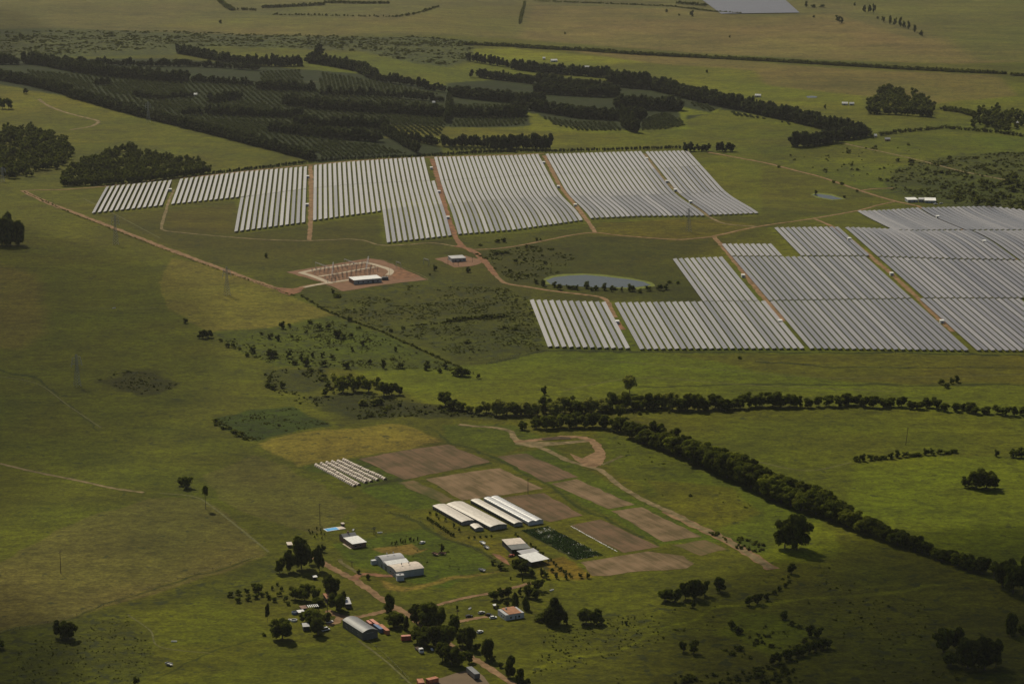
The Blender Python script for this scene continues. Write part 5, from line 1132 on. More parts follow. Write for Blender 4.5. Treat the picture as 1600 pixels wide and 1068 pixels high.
grove([(806 + 3.2 * k, 836 + 2.8 * k, 5, 5, 'bush', D_) for k in range(6)] + [(768 - 9 * k, 838 + .6 * k, 5, 4, 'bush', D_) for k in range(5)], 'below the ends of the greenhouses', 'shrubs below the greenhouses')
grove([(1040, 939, 26, 22, 'round', D_), (1054, 940, 24, 24, 'round', D_), (1071, 936, 22, 28, 'round', D_), (1086, 935, 28, 33, 'round', D_), (1101, 930, 18, 26, 'round', D_), (1124, 924, 24, 26, 'round', D_), (1082, 949, 11, 13, 'bush', D_)], 'in the grassy clump below the last parcels', 'clump on the grass')
grove([(978, 975, 8, 8, 'bush', D_), (1068, 1018, 16, 18, 'round', D_), (1084, 1020, 20, 22, 'round', D_), (1143, 982, 16, 16, 'round', M2), (1154, 989, 18, 12, 'round', D_), (1171, 945, 18, 16, 'round', D_), (1184, 943, 20, 18, 'round', D_), (1198, 937, 14, 12, 'round', D_), (1223, 967, 18, 13, 'round', D_), (1210, 928, 10, 9, 'bush', D_), (1219, 922, 10, 9, 'bush', D_), (1228, 917, 9, 8, 'bush', D_), (1234, 910, 8, 6, 'bush', D_), (1237, 895, 18, 18, 'round', D_), (1232, 902, 6, 5, 'bush', D_), (1238, 977, 12, 9, 'bush', D_), (1250, 981, 10, 8, 'bush', D_), (1264, 993, 18, 18, 'round', D_), (1278, 996, 20, 18, 'round', D_)] + [(1208 + 9.4 * k, 1037 - 2.9 * k + (k % 2), 17, 18, 'round', D_) for k in range(10)], 'in the straggling line at lower right', 'trees of the straggling line')
grove([(1226, 856, 36, 46, 'round', D_, 'left half of the big double tree beside the dirt track end'), (1245, 858, 46, 60, 'round', D_, 'biggest broad dark tree beside the dirt track end')], '', 'big tree beside the track end')
grove([(1474, 1018, 34, 40, 'round', D_), (1494, 1014, 28, 36, 'round', D_), (1486, 1040, 30, 24, 'round', D_), (1512, 1043, 44, 50, 'round', D_), (1538, 1046, 46, 54, 'round', D_), (1556, 1040, 26, 44, 'round', D_), (1580, 992, 24, 34, 'tall', D_), (1598, 990, 20, 18, 'round', D_)], 'of the dark clump in the lower right corner', 'lower right clump')
grove([(1553, 902, 24, 26, 'round', D_), (1566, 916, 30, 38, 'round', D_), (1583, 926, 36, 50, 'round', D_), (1600, 930, 40, 62, 'round', D_), (1575, 900, 26, 30, 'round', D_)], 'of the dark mass at the right edge', 'mass at the right edge')
grove([(1512, 760, 26, 20, 'round', D_), (1526, 762, 32, 32, 'round', D_), (1541, 763, 32, 30, 'round', D_), (1555, 762, 18, 16, 'round', D_), (1520, 752, 20, 18, 'round', D_)], 'of the rounded thicket on the right pasture', 'rounded thicket')
grove([(1338 + 10.8 * k, 720 - .95 * k + (k % 2) * .5, 14, 9 + 3 * math.sin(k * 1.3), 'bush', D_) for k in range(15)] + [(1557, 713, 12, 11, 'bush', D_), (1584, 714, 18, 14, 'round', D_), (1596, 714, 20, 16, 'round', D_)], 'of the short dark hedge on the right pasture', 'short hedge on the right pasture')
grove([(1470, 600, 14, 10, 'bush', M2), (1478, 605, 16, 9, 'bush', M2), (1486, 599, 12, 9, 'bush', D_), (1496, 597, 14, 11, 'bush', D_), (1156, 560, 9, 5, 'bush', D_)], 'on the plain below the right panels', 'bushes below the right panels')
tree(984, 615, 23, 28, 'sparse', P_, 'pale spindly tree standing alone above the middle tree line'); tree(851, 616, 13, 14, 'round', D_, 'small dark round tree just above the middle tree line')
tree(952, 642, 14, 22, 'sparse', P_, 'pale thin tree in front of the middle tree line'); tree(969, 651, 17, 21, 'round', M2, 'small green tree below the middle tree line'); tree(817, 671, 18, 15, 'round', D_, 'round dark bushy tree left of the creek belt')
tree(893, 668, 14, 18, 'sparse', P_, 'pale feathery tree between the two tree lines')
grove([(284, 758, 16, 14, 'round', D_), (294, 762, 24, 20, 'round', D_)], 'of two round bushy trees on the left pasture', 'round trees on the left pasture')
tree(321.5, 795, 18, 36, 'palm', D_, 'lone tree with long bare trunk on the left pasture', name='tree')
grove([(95, 995, 28, 30, 'round', D_), (107, 998, 28, 30, 'round', D_), (-2, 1012, 24, 18, 'round', D_), (211, 1069, 16, 12, 'round', D_)], 'of the dark trees in the lower left corner', 'lower left trees')
grove([(4, 383, 26, 40, 'tall', D_), (17, 383, 26, 40, 'tall', D_), (30, 383, 24, 36, 'tall', D_), (-8, 384, 20, 40, 'tall', D_), (12, 370, 24, 36, 'tall', D_)], 'of the dark grove at the left edge', 'grove at the left edge')
grove([(39, 146.5, 12, 11, 'round', D_), (4, 170, 14, 18, 'round', D_), (14, 170, 14, 18, 'round', D_)], 'on the far left meadow', 'trees on the far left meadow')
SCR = [(290, 505, 12, 8), (316, 528, 16, 16), (326, 527, 14, 15), (442, 513, 14, 12), (452, 510, 8, 7), (415, 402, 9, 7), (548, 527, 11, 9), (528, 527, 16, 14), (537, 529, 12, 10), (422, 529, 12, 10), (435, 532, 12, 10), (500, 515, 15, 11), (512, 513, 12, 9), (560, 514, 9, 6), (545, 502, 12, 8), (612, 518, 9, 6), (630, 514, 9, 6), (479, 520, 7, 6), (485, 505, 13, 7), (426, 558, 19, 15), (451, 559, 13, 14), (462, 569, 13, 8), (470, 563, 12, 11), (477, 571, 14, 15), (505, 572, 15, 12), (489, 558, 8, 8), (504, 558, 10, 10), (520, 561, 13, 10), (542, 575, 17, 11), (577, 568, 11, 9), (600, 575, 13, 14), (625, 575, 16, 11), (666, 578, 16, 10), (668, 570, 10, 9), (695, 575, 15, 11), (716, 586, 20, 16), (727, 587, 18, 14), (747, 591, 9, 9), (619, 549, 9, 8), (567, 540, 11, 9), (550, 548, 7, 9), (355, 542, 12, 8), (364, 541, 9, 6), (395, 551, 14, 12), (385, 557, 9, 7), (344, 533, 8, 6), (374, 546, 8, 5), (408, 522, 8, 5), (457, 527, 7, 5), (686, 582, 10, 8)]
grove(SCR, 'in the scrub below the substation', 'bushes in the scrub', 'bush', D_)
grove([(521, 461, 8, 12, 'cone', D_), (526, 464, 15, 7, 'bush', D_), (679, 423, 10, 9, 'bush', D_), (671, 430, 5, 4, 'bush', D_), (730, 425, 14, 8, 'bush', D_), (778, 378, 12, 6, 'bush', D_), (788, 378, 12, 7, 'bush', D_), (839, 376, 6, 6, 'bush', D_), (845, 376, 4, 5, 'bush', D_), (751, 384, 8, 4, 'bush', D_), (773, 397, 12, 6, 'bush', D_), (784, 397, 9, 6, 'bush', D_), (805, 408, 10, 5, 'bush', D_), (820, 407, 8, 6, 'bush', D_), (852, 412, 8, 6, 'bush', D_), (797, 425, 7, 6, 'bush', D_), (836, 442, 8, 7, 'bush', D_)], 'around the transformer yard and the reddish road', 'bushes around the transformer yard')
grove([(838, 443, 9, 8, 'bush', D_), (850, 447, 13, 10, 'round', D_)] + [(866 + 9.6 * k + 3 * math.sin(k * 4.3), 448 + 4 * abs(math.sin(k * 1.9)) + .35 * k, 12 + 5 * math.sin(k * 2.7), 8.5 + 2.5 * math.sin(k * 1.7), 'round' if k % 3 else 'bush', D_ if k % 4 else M2) for k in range(16)] + [(1030, 453, 16, 12, 'round', D_), (1040, 452, 12, 9, 'round', D_), (1047, 442, 10, 5, 'bush', D_), (1058, 443, 8, 5, 'bush', D_)], 'of the dark row on the near pond bank', 'trees on the pond bank')
# clump left of the middle line
grove([(514, 607, 14, 14, 'round', M2), (524, 601, 20, 18, 'round', P_), (536, 612, 26, 26, 'round', M2), (546, 600, 20, 18, 'round', P_), (556, 611, 22, 26, 'round', M2), (566, 603, 20, 20, 'round', P_), (576, 612, 22, 22, 'round', M2), (588, 606, 16, 20, 'round', P_), (600, 618, 26, 24, 'round', D_), (612, 616, 18, 20, 'round', D_), (624, 617, 18, 16, 'round', D_), (508, 618, 14, 14, 'round', M2), (568, 632, 18, 11, 'bush', P_), (584, 632, 20, 12, 'bush', P_), (596, 631, 14, 9, 'bush', P_), (428, 608, 16, 10, 'bush', M2), (440, 606, 14, 10, 'bush', D_), (418, 605, 12, 9, 'bush', D_), (505, 587, 12, 6, 'bush', P_)], 'in the pale green clump above the dark marsh', 'clump above the marsh')
# middle tree line
def line(pts, sp, jit=0.3):
    out = []; seg = [(a, b) for a, b in zip(pts[:-1], pts[1:])]; rem = 0
    for a, b in seg:
        d = math.hypot(b[0] - a[0], b[1] - a[1]); t = rem
        while t < d:
            f = t / d; out.append([a[i] + (b[i] - a[i]) * f for i in range(len(a))]); t += sp * (1 + trr.uniform(-jit, jit))
        rem = t - d
    return out
mid = []
for k, (x, y, w, h) in enumerate(line([(696, 636, 26, 24), (715, 642, 22, 18), (740, 645, 18, 14), (770, 647, 26, 24), (830, 649, 26, 26), (900, 646, 26, 24), (960, 640, 26, 26), (1020, 638, 28, 28), (1060, 640, 28, 28), (1110, 640, 26, 22), (1200, 636, 24, 23), (1300, 634, 24, 20), (1400, 636, 22, 18), (1450, 638, 20, 16), (1530, 645, 20, 15), (1610, 651, 20, 15)], 13.5)):
    mid.append((x, y + trr.uniform(-3, 2), w * trr.uniform(.8, 1.15), h * trr.uniform(.75, 1.12), 'round', D_ if (x > 1090 or x < 725 or k % 4 == 0) else trr.choice([M2, P_, P_])))
grove(mid, 'of the long tree line across the middle', 'middle tree line')
cb = []
for x, y, w, h in line([(838, 671, 24, 22), (880, 669, 26, 24), (932, 667, 24, 22), (975, 679, 26, 24), (1010, 694, 28, 26), (1050, 706, 32, 30), (1100, 730, 36, 36), (1150, 752, 38, 38), (1200, 777, 38, 38), (1250, 796, 36, 34), (1290, 808, 36, 34), (1350, 832, 34, 28), (1400, 850, 30, 24), (1470, 874, 28, 22), (1545, 900, 30, 26)], 13):
    cb.append((x, y + trr.uniform(-2, 1), w * trr.uniform(.85, 1.15), h * trr.uniform(.8, 1.1), 'round', trr.choice([D_, D_, M2])))
for x, y, w, h in line([(990, 676, 22, 22), (1030, 682, 24, 24), (1062, 690, 22, 20), (1095, 706, 26, 20), (1140, 728, 30, 26), (1190, 752, 30, 30), (1230, 768, 26, 24), (1290, 786, 26, 24), (1330, 806, 24, 20)], 16):
    cb.append((x, y, w * trr.uniform(.85, 1.15), h * trr.uniform(.8, 1.1), 'round', trr.choice([D_, M2])))
grove(cb, 'of the thick diagonal creek belt at right', 'creek belt')
# a few far trees on their own
grove([(1351, 20, 8, 14, 'tall', D_), (1358, 20, 9, 15, 'tall', D_), (1365, 20, 8, 14, 'tall', D_)], 'of the dark square copse near the top', 'far copse')
grove([(1310, 36, 12, 14, 'round', D_), (1316, 36, 8, 9, 'round', D_), (1259, 11, 8, 9, 'round', D_), (1272, 12, 12, 5, 'round', D_), (1284, 12, 12, 6, 'round', D_), (1335, 9, 6, 5, 'round', D_), (1272, 28, 6, 5, 'bush', D_)], 'of the scattered far trees near the top right', 'scattered far trees')
grove([(1380, 35, 8, 11, 'tall', D_), (1390, 38, 8, 13, 'tall', D_), (1398, 40, 8, 14, 'tall', D_), (1406, 42, 9, 15, 'tall', D_), (1413, 44, 8, 13, 'tall', D_), (1420, 46, 8, 13, 'tall', D_), (1430, 50, 9, 11, 'tall', D_), (1440, 57, 9, 11, 'tall', D_), (1371, 30, 6, 5, 'bush', D_)], 'of the far slanting tree row at top right', 'far slanting row')
grove([(1041, 20, 6, 7, 'round', D_), (1061, 25, 5, 4, 'bush', D_), (1081, 26, 10, 10, 'round', D_), (883, 54, 5, 4, 'bush', D_), (1105, 114, 6, 5, 'bush', D_), (345, 37, 7, 6, 'round', D_), (1140, 59, 5, 4, 'bush', D_)], 'of the lone far trees near the top', 'lone far trees')
grove([(1360, 215, 11, 15, 'tall', D_), (1327, 237, 6, 4, 'bush', D_), (1217, 262, 7, 4, 'bush', D_), (1303, 286, 7, 5, 'bush', D_), (1316, 288, 10, 5, 'bush', D_), (1339, 300, 6, 5, 'bush', D_), (1376, 282, 10, 6, 'bush', D_), (1386, 283, 9, 5, 'bush', D_), (1473, 294, 14, 6, 'bush', D_), (1274, 303, 8, 6, 'bush', D_), (1319, 309, 7, 5, 'bush', D_), (1289, 170, 6, 7, 'round', D_)], 'on the pasture behind the site office', 'bushes behind the site office')

def is_bush(q): return q[5] == 'bush' and q[4] * mpp(G(q[1], q[2])) / .965 < 4.5
QUEUE.sort(key=lambda q: -q[0]); tq = [q for q in QUEUE if not is_bush(q)]; bq = [q for q in QUEUE if is_bush(q)]
for q in tq[:292] + bq[:292]: plant(*q[1:])
print('trees', len(tq), 'bushes', len(bq))

# ------------------------------------------------------------------ woods and windbreak belts too many to count
class Wood:
    def __init__(s, shapes, seed, nc=8, nl=14, lf=.09): s.s = [crown_arrays(sh, nc, nl, lf, 50 + i + seed) for i, sh in enumerate(shapes)]; s.V = []; s.F = []; s.n = 0; s.r = np.random.RandomState(seed); s.k = 0
    def put(s, px, py, wpx, hpx):
        p = G(px, py); k = mpp(p); s.putw(p.x, p.y, wpx * k, hpx * k)
    def putw(s, x, y, W, H):
        V, F = s.s[s.k % len(s.s)]; s.k += 1; a = s.r.rand() * 6.28; ca, sa = math.cos(a), math.sin(a)
        Q = np.stack([x + W * (V[:, 0] * ca - V[:, 1] * sa), y + W * (V[:, 0] * sa + V[:, 1] * ca), TZ(x, y) + H * V[:, 2]], 1)
        s.V.append(Q); s.F.append(F + s.n); s.n += len(V)
    def line(s, pts, w, h, sp, rows=1, dy=2.2, jit=.25):
        for a, b in zip(pts[:-1], pts[1:]):
            A, B = G(*a), G(*b); d = (B - A).length; k = mpp(A); n = max(1, int(d / (sp * k))); nn = (B - A).normalized(); q = Vector((-nn.y, nn.x, 0))
            if q.y < 0: q = -q
            for i in range(n):
                for r in range(rows):
                    c = A.lerp(B, (i + s.r.rand()) / n) + q * (r * dy * k * 3 + s.r.uniform(-1, 1) * 1.2 * k)
                    s.putw(c.x, c.y, w * k * s.r.uniform(1 - jit, 1 + jit), h * k * s.r.uniform(1 - jit, 1 + jit * .6))
    def area(s, poly, w, h, n, jit=.3):
        P = [G(*p) for p in poly]; xs = [p.x for p in P]; ys = [p.y for p in P]; pl = [(p.x, p.y) for p in P]; c = 0; k = mpp(P[0])
        for _ in range(60):
            X = s.r.uniform(min(xs), max(xs), n * 2); Y = s.r.uniform(min(ys), max(ys), n * 2); ok = seg_sd(X, Y, pl) < 0
            if jit >= .5: ok &= vn(X, Y, 26, 77) * .6 + vn(X, Y, 9, 78) * .4 > s.r.uniform(.36, .6, X.size)
            for x, y in zip(X[ok], Y[ok]):
                if c >= n: return
                f = float(np.exp(s.r.normal(-.15, .42))) if jit >= .5 else s.r.uniform(1 - jit, 1 + jit)
                s.putw(x, y, w * k * f * s.r.uniform(.85, 1.2), h * k * f); c += 1
    def build(s, name, m, label, cat):
        o = link(name, np_mesh(name, np.concatenate(s.V), np.concatenate(s.F), m)); tag(o, label, cat, None, 'stuff'); print(name, s.k)
Wp = Wood(['round', 'tall', 'round', 'tall', 'round'], 5)
for pts, w, h, sp, rows in [
    ([(-10, 100), (25, 101)], 9, 15, 5, 2), ([(36, 99), (75, 104), (115, 112), (150, 118), (190, 122), (240, 127), (290, 129)], 9, 17, 4.5, 3),
    ([(115, 100), (170, 102), (240, 104), (300, 104), (345, 106), (400, 110)], 9, 12, 5, 1),
    ([(-10, 123), (40, 132), (85, 143), (105, 148)], 10, 15, 4, 2), ([(107, 151), (150, 163), (200, 177), (250, 190), (290, 200), (340, 212), (400, 228), (440, 238), (487, 251)], 10, 15, 4, 2),
    ([(275, 83), (310, 89), (350, 97), (400, 103)], 9, 14, 4.5, 2), ([(400, 103), (440, 104), (473, 103)], 9, 17, 4, 2), ([(480, 98), (520, 104), (560, 112), (584, 125)], 9, 16, 4, 2),
    ([(588, 127), (620, 131), (645, 134)], 9, 15, 4.5, 1), ([(648, 136), (670, 140), (693, 144)], 9, 15, 4.5, 1), ([(300, 128), (350, 132), (395, 134)], 9, 12, 4.5, 1), ([(150, 133), (170, 133)], 8, 13, 4, 1),
    ([(208, 150), (250, 156), (302, 152)], 9, 11, 4.5, 1), ([(330, 161), (350, 159), (378, 153)], 9, 14, 4, 2), ([(285, 180), (315, 179)], 9, 14, 4, 1), ([(320, 179), (360, 181), (400, 183), (470, 184)], 9, 15, 4, 2),
    ([(400, 140), (440, 142), (490, 143)], 9, 15, 4, 2), ([(500, 148), (540, 150), (583, 151)], 9, 14, 4, 1), ([(588, 151), (640, 155), (692, 159)], 9, 13, 4, 1),
    ([(445, 164), (480, 169), (520, 173), (560, 176), (610, 178), (650, 181), (693, 183)], 10, 17, 4, 3), ([(460, 196), (500, 198), (560, 200), (605, 201)], 9, 17, 4, 2), ([(420, 205), (460, 210), (520, 217), (590, 222)], 10, 17, 4, 2),
    ([(597, 208), (615, 218), (635, 230), (652, 239)], 8, 17, 4, 1), ([(612, 213), (640, 219), (683, 228)], 9, 15, 4.5, 1), ([(688, 228), (740, 229), (790, 229)], 10, 18, 4, 1), ([(762, 234), (800, 235)], 10, 22, 4, 1), ([(796, 232), (830, 233), (860, 234)], 10, 22, 4.5, 2),
    ([(732, 95), (760, 100), (800, 106)], 8, 14, 4, 1), ([(735, 121), (740, 121)], 8, 13, 4, 1), ([(746, 121), (790, 126), (833, 131)], 9, 14, 4, 2), ([(703, 150), (750, 156), (800, 160), (850, 160)], 10, 16, 4, 3), ([(698, 192), (702, 170), (703, 158)], 8, 16, 3, 1),
    ([(708, 182), (750, 184), (800, 184), (822, 180)], 10, 18, 4, 2), ([(800, 108), (830, 112), (860, 115), (900, 118), (950, 122)], 10, 16, 4, 2), ([(950, 134), (985, 137), (1020, 140)], 12, 24, 4, 2), ([(838, 131), (890, 138), (955, 146)], 10, 16, 4, 2),
    ([(835, 146), (880, 149), (920, 151), (965, 152)], 10, 17, 4, 2), ([(1020, 140), (1050, 148), (1080, 156), (1120, 165), (1160, 173), (1200, 182), (1250, 193), (1300, 205), (1350, 214)], 12, 21, 4, 2),
    ([(830, 172), (870, 179), (900, 184), (960, 188), (1008, 186)], 11, 18, 4, 2), ([(960, 170), (1010, 172), (1062, 173)], 11, 20, 4, 3), ([(972, 196), (980, 203), (996, 208)], 9, 28, 3, 1), ([(800, 170), (822, 172)], 10, 16, 4, 1),
    ([(1067, 236.5), (1110, 236)], 8, 14, 4.5, 1), ([(1117, 236.5), (1147, 236.5)], 8, 14, 4.5, 1), ([(1239, 230), (1265, 229), (1312, 222)], 13, 22, 5, 2), ([(1312, 219), (1350, 215)], 12, 18, 5, 2), ([(495, 88), (500, 86)], 10, 18, 2, 1)]:
    Wp.line(pts, w * 1.3, h * .96, sp * .85, rows, jit=.42)
Wp.line([(332, 272), (420, 262), (487, 254), (560, 249), (640, 246), (740, 240), (800, 237), (900, 236.5), (1000, 234), (1065, 232)], 4.5, 5.5, 2.8, 1)
Wp.build('plantation_belts', M_LEAFP, 'dark windbreak belts of tall trees covering the far plantation', 'woodland')
Ww = Wood(['round', 'round', 'bush'], 9)
Ww.area([(-20, 205), (55, 203), (100, 222), (116, 236), (105, 258), (60, 275), (-20, 284)], 11.5, 13, 330)
Ww.area([(97, 290), (100, 268), (170, 240), (205, 232), (255, 248), (318, 258), (330, 270), (230, 284), (150, 289)], 11, 13, 400)
Ww.line([(97, 291), (160, 289), (230, 283), (330, 270)], 12, 15, 4, 1)
Ww.area([(1354, 178), (1360, 160), (1400, 150), (1440, 158), (1462, 172), (1456, 183), (1400, 179)], 13, 15, 70); Ww.line([(1356, 178), (1400, 179), (1456, 183)], 13, 17, 5, 1)
Ww.area([(1366, 146), (1385, 140), (1400, 146), (1430, 148), (1435, 152), (1380, 152)], 14, 14, 16)
Ww.area([(1516, 200), (1530, 176), (1620, 172), (1620, 206), (1560, 206)], 13, 14, 60); Ww.line([(1470, 172), (1500, 176), (1520, 182)], 10, 8, 4, 2)
Ww.line([(1375, 212), (1400, 208), (1440, 204), (1478, 200), (1500, 203), (1560, 208), (1600, 214)], 8, 6, 4, 1, jit=.4)
Ww.build('woodland', M_LEAF, 'dense broadleaf woods at the left edge and far right', 'woodland')
Ws = Wood(['bush', 'bush', 'bush'], 13, 4, 9, .13)
Ws.line([(725, 70), (800, 73), (900, 79), (1000, 86), (1100, 91), (1200, 96), (1300, 102), (1400, 108), (1500, 113), (1570, 116)], 9, 5.5, 3.2, 3, 1.6, .45)
Ws.line([(1580, 118), (1640, 121)], 10, 6, 3, 2, 1.5, .4)
Ws.line([(410, 13), (440, 12), (508, 8)], 7, 6, 3, 2, 1.2); Ws.line([(508, 5), (560, 6), (608, 6)], 7, 5, 3, 2, 1); Ws.line([(425, 23.5), (500, 25), (560, 26), (620, 27), (640, 24), (660, 19), (684, 11)], 6, 4, 5, 1, jit=.5); Ws.line([(340, 0), (350, 10), (362, 17)], 7, 6, 3, 2, 1.2); Ws.line([(372, 16), (400, 17)], 7, 5, 3, 1)
Ws.line([(836, 2), (920, 5), (1050, 10.5), (1110, 18), (1160, 22)], 6, 3, 3, 1, jit=.5); Ws.line([(1058, 6), (1080, 8), (1105, 10)], 8, 6, 3, 1)
Ws.line([(820, 3), (812, 38)], 5, 2.5, 3, 1)
Ws.area([(0, 50), (250, 48), (500, 56), (735, 64), (740, 88), (700, 102), (640, 96), (520, 76), (330, 72), (0, 92)], 4.6, 1.5, 3000, .6)
Ws.area([(1400, 262), (1500, 242), (1620, 236), (1620, 335), (1540, 322), (1460, 310), (1390, 298)], 5, 1.9, 1400, .6)
Ws.area([(1200, 248), (1330, 230), (1450, 225), (1400, 290), (1290, 275)], 6, 3, 60, .5)
Ws.area([(1520, 285), (1620, 275), (1620, 330), (1560, 325), (1480, 318)], 13, 9, 60, .4)
Ws.area([(740, 395), (840, 384), (900, 400), (870, 428), (800, 440)], 4, 1.5, 420, .5)
Ws.area([(500, 480), (640, 445), (790, 450), (830, 470), (850, 545), (745, 566), (640, 528)], 3.4, 1.1, 2600, .6)
Ws.line([(700, 503), (730, 499), (760, 497), (792, 495)], 9, 6, 4, 2, 1.2, .4); Ws.line([(640, 509), (670, 507), (700, 503)], 7, 3, 5, 1)
Ws.line([(470, 462), (510, 486), (545, 500), (600, 520), (660, 548), (700, 566), (740, 584)], 7, 3.5, 5, 1, jit=.5)
Ws.line([(38, 300), (110, 333), (190, 364), (270, 395), (340, 421), (420, 448), (460, 462)], 4, 1.6, 6, 1, jit=.5)
Ws.area([(335, 535), (430, 518), (520, 500), (600, 528), (720, 580), (560, 574), (430, 570)], 3.2, 1.2, 1300, .6)
Ws.area([(1100, 828), (1190, 848), (1205, 866), (1150, 856)], 8, 4, 40, .4); Ws.area([(335, 656), (400, 686), (386, 690), (330, 660)], 7, 3, 60, .5)
Ws.area([(1000, 960), (1200, 900), (1300, 880), (1560, 1000), (1500, 1068), (960, 1068)], 4, 1.8, 420, .5)
Ws.area([(1080, 1040), (1200, 990), (1290, 1010), (1260, 1068), (1040, 1068)], 10, 5, 110, .5)
Ws.area([(20, 1010), (200, 960), (260, 1040), (200, 1068), (20, 1068)], 3.2, 1.6, 300, .4)
Ws.area([(560, 840), (640, 830), (780, 890), (720, 910), (600, 900)], 3.5, 1.5, 40, .4); Ws.area([(860, 960), (1000, 960), (1050, 1000), (830, 1060)], 3.6, 1.8, 220, .4)
Ws.area([(930, 674), (1100, 740), (1230, 800), (1180, 830), (1040, 780), (950, 700)], 3, 1.2, 60, .5)
Wt = Wood(['round', 'tall'], 17)
for q in tq[292:]: Wt.put(*q[1:5])
Wt.build('small_trees', M_LEAF, 'smallest remaining trees scattered through the tree lines', 'trees')
Ws.area([(412, 578), (500, 576), (520, 600), (560, 612), (680, 632), (790, 652), (640, 650), (560, 655), (490, 640), (415, 606)], 5, 2.4, 420, .5)
Ws.area([(148, 592), (190, 578), (245, 580), (278, 600), (250, 616), (218, 618)], 4, 1.6, 140, .5)
Ws.area([(330, 656), (456, 636), (520, 665), (466, 672), (400, 690)], 3, 1.2, 260, .5)
Ws.area([(490, 590), (700, 625), (800, 650), (1000, 648), (1100, 645), (1100, 640), (700, 632)], 8, 5, 90, .5)
Ws.build('scrub', M_LEAFM, 'low scrub and tussocks scattered over pasture and far plain', 'scrub')

# young plantation rows inside the far forest
Wy = Wood(['bush', 'bush'], 23, 2, 6, .2)
def rows_in(poly, sp, step, w, h, ang):
    P = [G(*p) for p in poly]; pl = [(p.x, p.y) for p in P]; cx = sum(p[0] for p in pl) / len(pl); cy = sum(p[1] for p in pl) / len(pl); Rr = max(math.hypot(p[0] - cx, p[1] - cy) for p in pl)
    U, V = np.meshgrid(np.arange(-Rr, Rr, sp), np.arange(-Rr, Rr, step)); U = U.ravel(); V = V.ravel() + Wy.r.uniform(-1, 1, U.size)
    X = cx + U * math.cos(ang) - V * math.sin(ang); Y = cy + U * math.sin(ang) + V * math.cos(ang); ok = seg_sd(X, Y, pl) < -3
    for x, y in zip(X[ok], Y[ok]): f = Wy.r.uniform(.7, 1.25); Wy.putw(x, y, w * f, h * f)
for poly, ang in [([(160, 133), (210, 124), (290, 134), (300, 148), (240, 150), (170, 146)], .3), ([(40, 108), (110, 118), (150, 130), (145, 142), (80, 130), (40, 120)], .3), ([(405, 112), (470, 110), (480, 136), (404, 136)], .2), ([(496, 112), (560, 122), (620, 134), (690, 148), (600, 146), (500, 142)], .1),
    ([(335, 165), (380, 158), (440, 168), (440, 178), (340, 176)], .25), ([(290, 184), (400, 188), (455, 196), (415, 206), (380, 214), (320, 200)], .3), ([(490, 222), (590, 226), (640, 240), (500, 250)], .25), ([(610, 180), (690, 186), (694, 196), (615, 194)], .1),
    ([(708, 186), (828, 184), (822, 195), (760, 199), (700, 199)], .1), ([(840, 180), (900, 190), (965, 192), (978, 205), (900, 205), (862, 195)], .1), ([(1000, 188), (1040, 174), (1070, 190), (1074, 197), (1040, 203), (1000, 204)], -.5), ([(1068, 160), (1110, 163), (1122, 172), (1108, 176)], .1),
    ([(1130, 172), (1200, 186), (1240, 198), (1236, 192), (1150, 182)], .1), ([(700, 228), (790, 234), (700, 236)], .1), ([(835, 135), (930, 148), (960, 150), (840, 146)], .1), ([(900, 168), (955, 172), (955, 182), (905, 178)], .1), ([(815, 162), (832, 170), (820, 176), (708, 178), (708, 164)], .1), ([(200, 160), (300, 158), (320, 172), (280, 178)], .3)]:
    rows_in(poly, 6.5, 4.4, 4.9, 3.2, ang)
rows_in([(40, 112), (270, 122), (420, 130), (590, 150), (690, 165), (700, 196), (690, 214), (600, 205), (480, 245), (300, 196), (110, 142)], 8.5, 5, 5.2, 3.6, .25)
Wy.build('young_plantation', M_LEAFP, 'young green plantation rows between the dark windbreak belts', 'plantation')

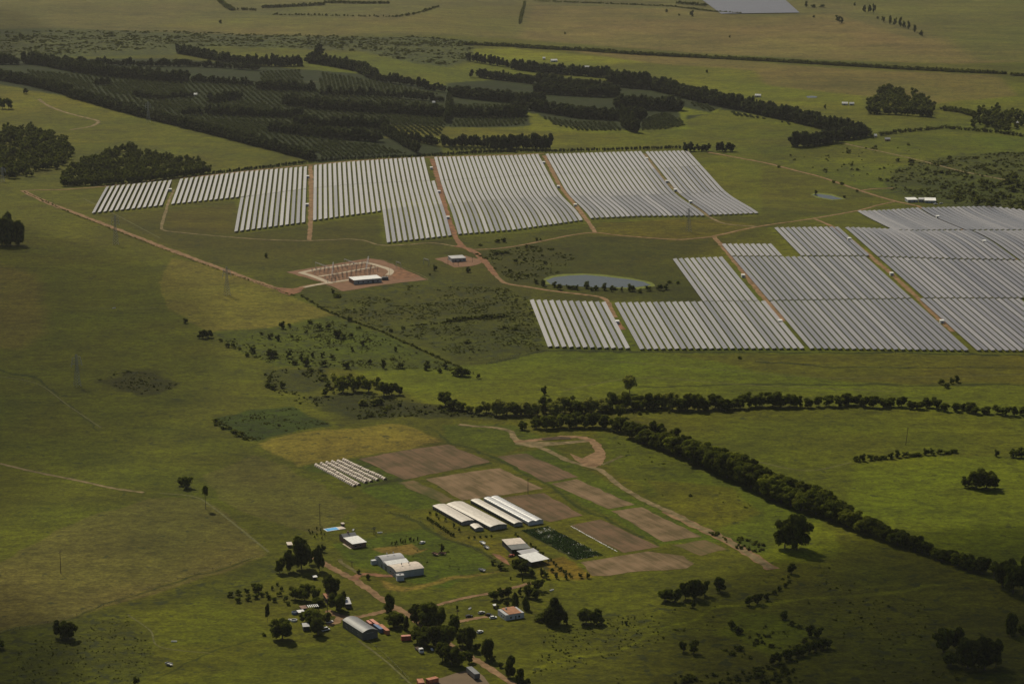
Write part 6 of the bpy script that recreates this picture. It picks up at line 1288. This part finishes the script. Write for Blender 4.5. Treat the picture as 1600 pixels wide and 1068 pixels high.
# ------------------------------------------------------------------ haze
bm = bmesh.new(); bmesh.ops.create_cube(bm, size=1.0); me = bpy.data.meshes.new('haze'); bm.to_mesh(me); bm.free()
hz = bpy.data.objects.new('haze', me); C.objects.link(hz); zt, zb = 525.0, -28.0
hz.scale = (70000, 62000, zt - zb); hz.location = (0, 20000, (zt + zb) / 2); hz['kind'] = 'stuff'; hz['label'] = 'thin blue air between the camera and the far plain'
hm = bpy.data.materials.new('air'); hm.use_nodes = True; hn = hm.node_tree; hn.nodes.remove(hn.nodes['Principled BSDF'])
pv = hn.nodes.new('ShaderNodeVolumePrincipled'); pv.inputs['Color'].default_value = (.84, .84, .84, 1); pv.inputs['Density'].default_value = 2.0e-5; pv.inputs['Anisotropy'].default_value = .2
hn.links.new(pv.outputs[0], hn.nodes['Material Output'].inputs['Volume']); me.materials.append(hm)

# ------------------------------------------------------------------ unseen clouds added overhead, placed to darken the edges and corners of the view
cm = bpy.data.materials.new('shade_cloud_vapour'); cm.use_nodes = True; cn = cm.node_tree; cn.nodes.remove(cn.nodes['Principled BSDF'])
cv = cn.nodes.new('ShaderNodeVolumePrincipled'); cv.inputs['Color'].default_value = (.95, .95, .95, 1); cv.inputs['Density'].default_value = .0042; cv.inputs['Anisotropy'].default_value = .3
cn.links.new(cv.outputs[0], cn.nodes['Material Output'].inputs['Volume'])
def shade_cloud(gx, gy, rx, ry, seed, thick=1.0):
    """gx, gy: centre of the shade on the ground"""
    rr = random.Random(seed); alt = 1500.0; ox, oy = sdir.x / sdir.z * alt, sdir.y / sdir.z * alt
    bm = bmesh.new(); bmesh.ops.create_icosphere(bm, subdivisions=4, radius=1.0)
    ph = [(Vector((rr.gauss(0, 1), rr.gauss(0, 1), rr.gauss(0, 1))).normalized(), rr.uniform(2, 7), rr.uniform(0, 6)) for _ in range(9)]
    for v in bm.verts:
        d = 1 + sum(.055 * math.sin(f * v.co.dot(a) + q) for a, f, q in ph)
        v.co = Vector((v.co.x * rx * d, v.co.y * ry * d, v.co.z * 190 * thick * d * (1 if v.co.z > 0 else .5)))
    me = bpy.data.meshes.new('shade_cloud'); bm.to_mesh(me); bm.free(); me.materials.append(cm)
    o = bpy.data.objects.new('shade_cloud', me); C.objects.link(o); o.location = (gx + ox, gy + oy, alt); o['kind'] = 'structure'; o['label'] = 'added unseen vapour volume high overhead, placed to shade the edges of the view'
shade_cloud(560, 1180, 480, 420, 1, 1.9); shade_cloud(-640, 1150, 460, 480, 2, 1.8); shade_cloud(0, 900, 700, 360, 3); shade_cloud(-900, 2150, 560, 900, 4, .9); shade_cloud(950, 1950, 520, 800, 5, .9); shade_cloud(-1550, 4000, 800, 1200, 6, .8); shade_cloud(1550, 3700, 800, 1300, 7, .8); shade_cloud(380, 1000, 420, 400, 8, .8)
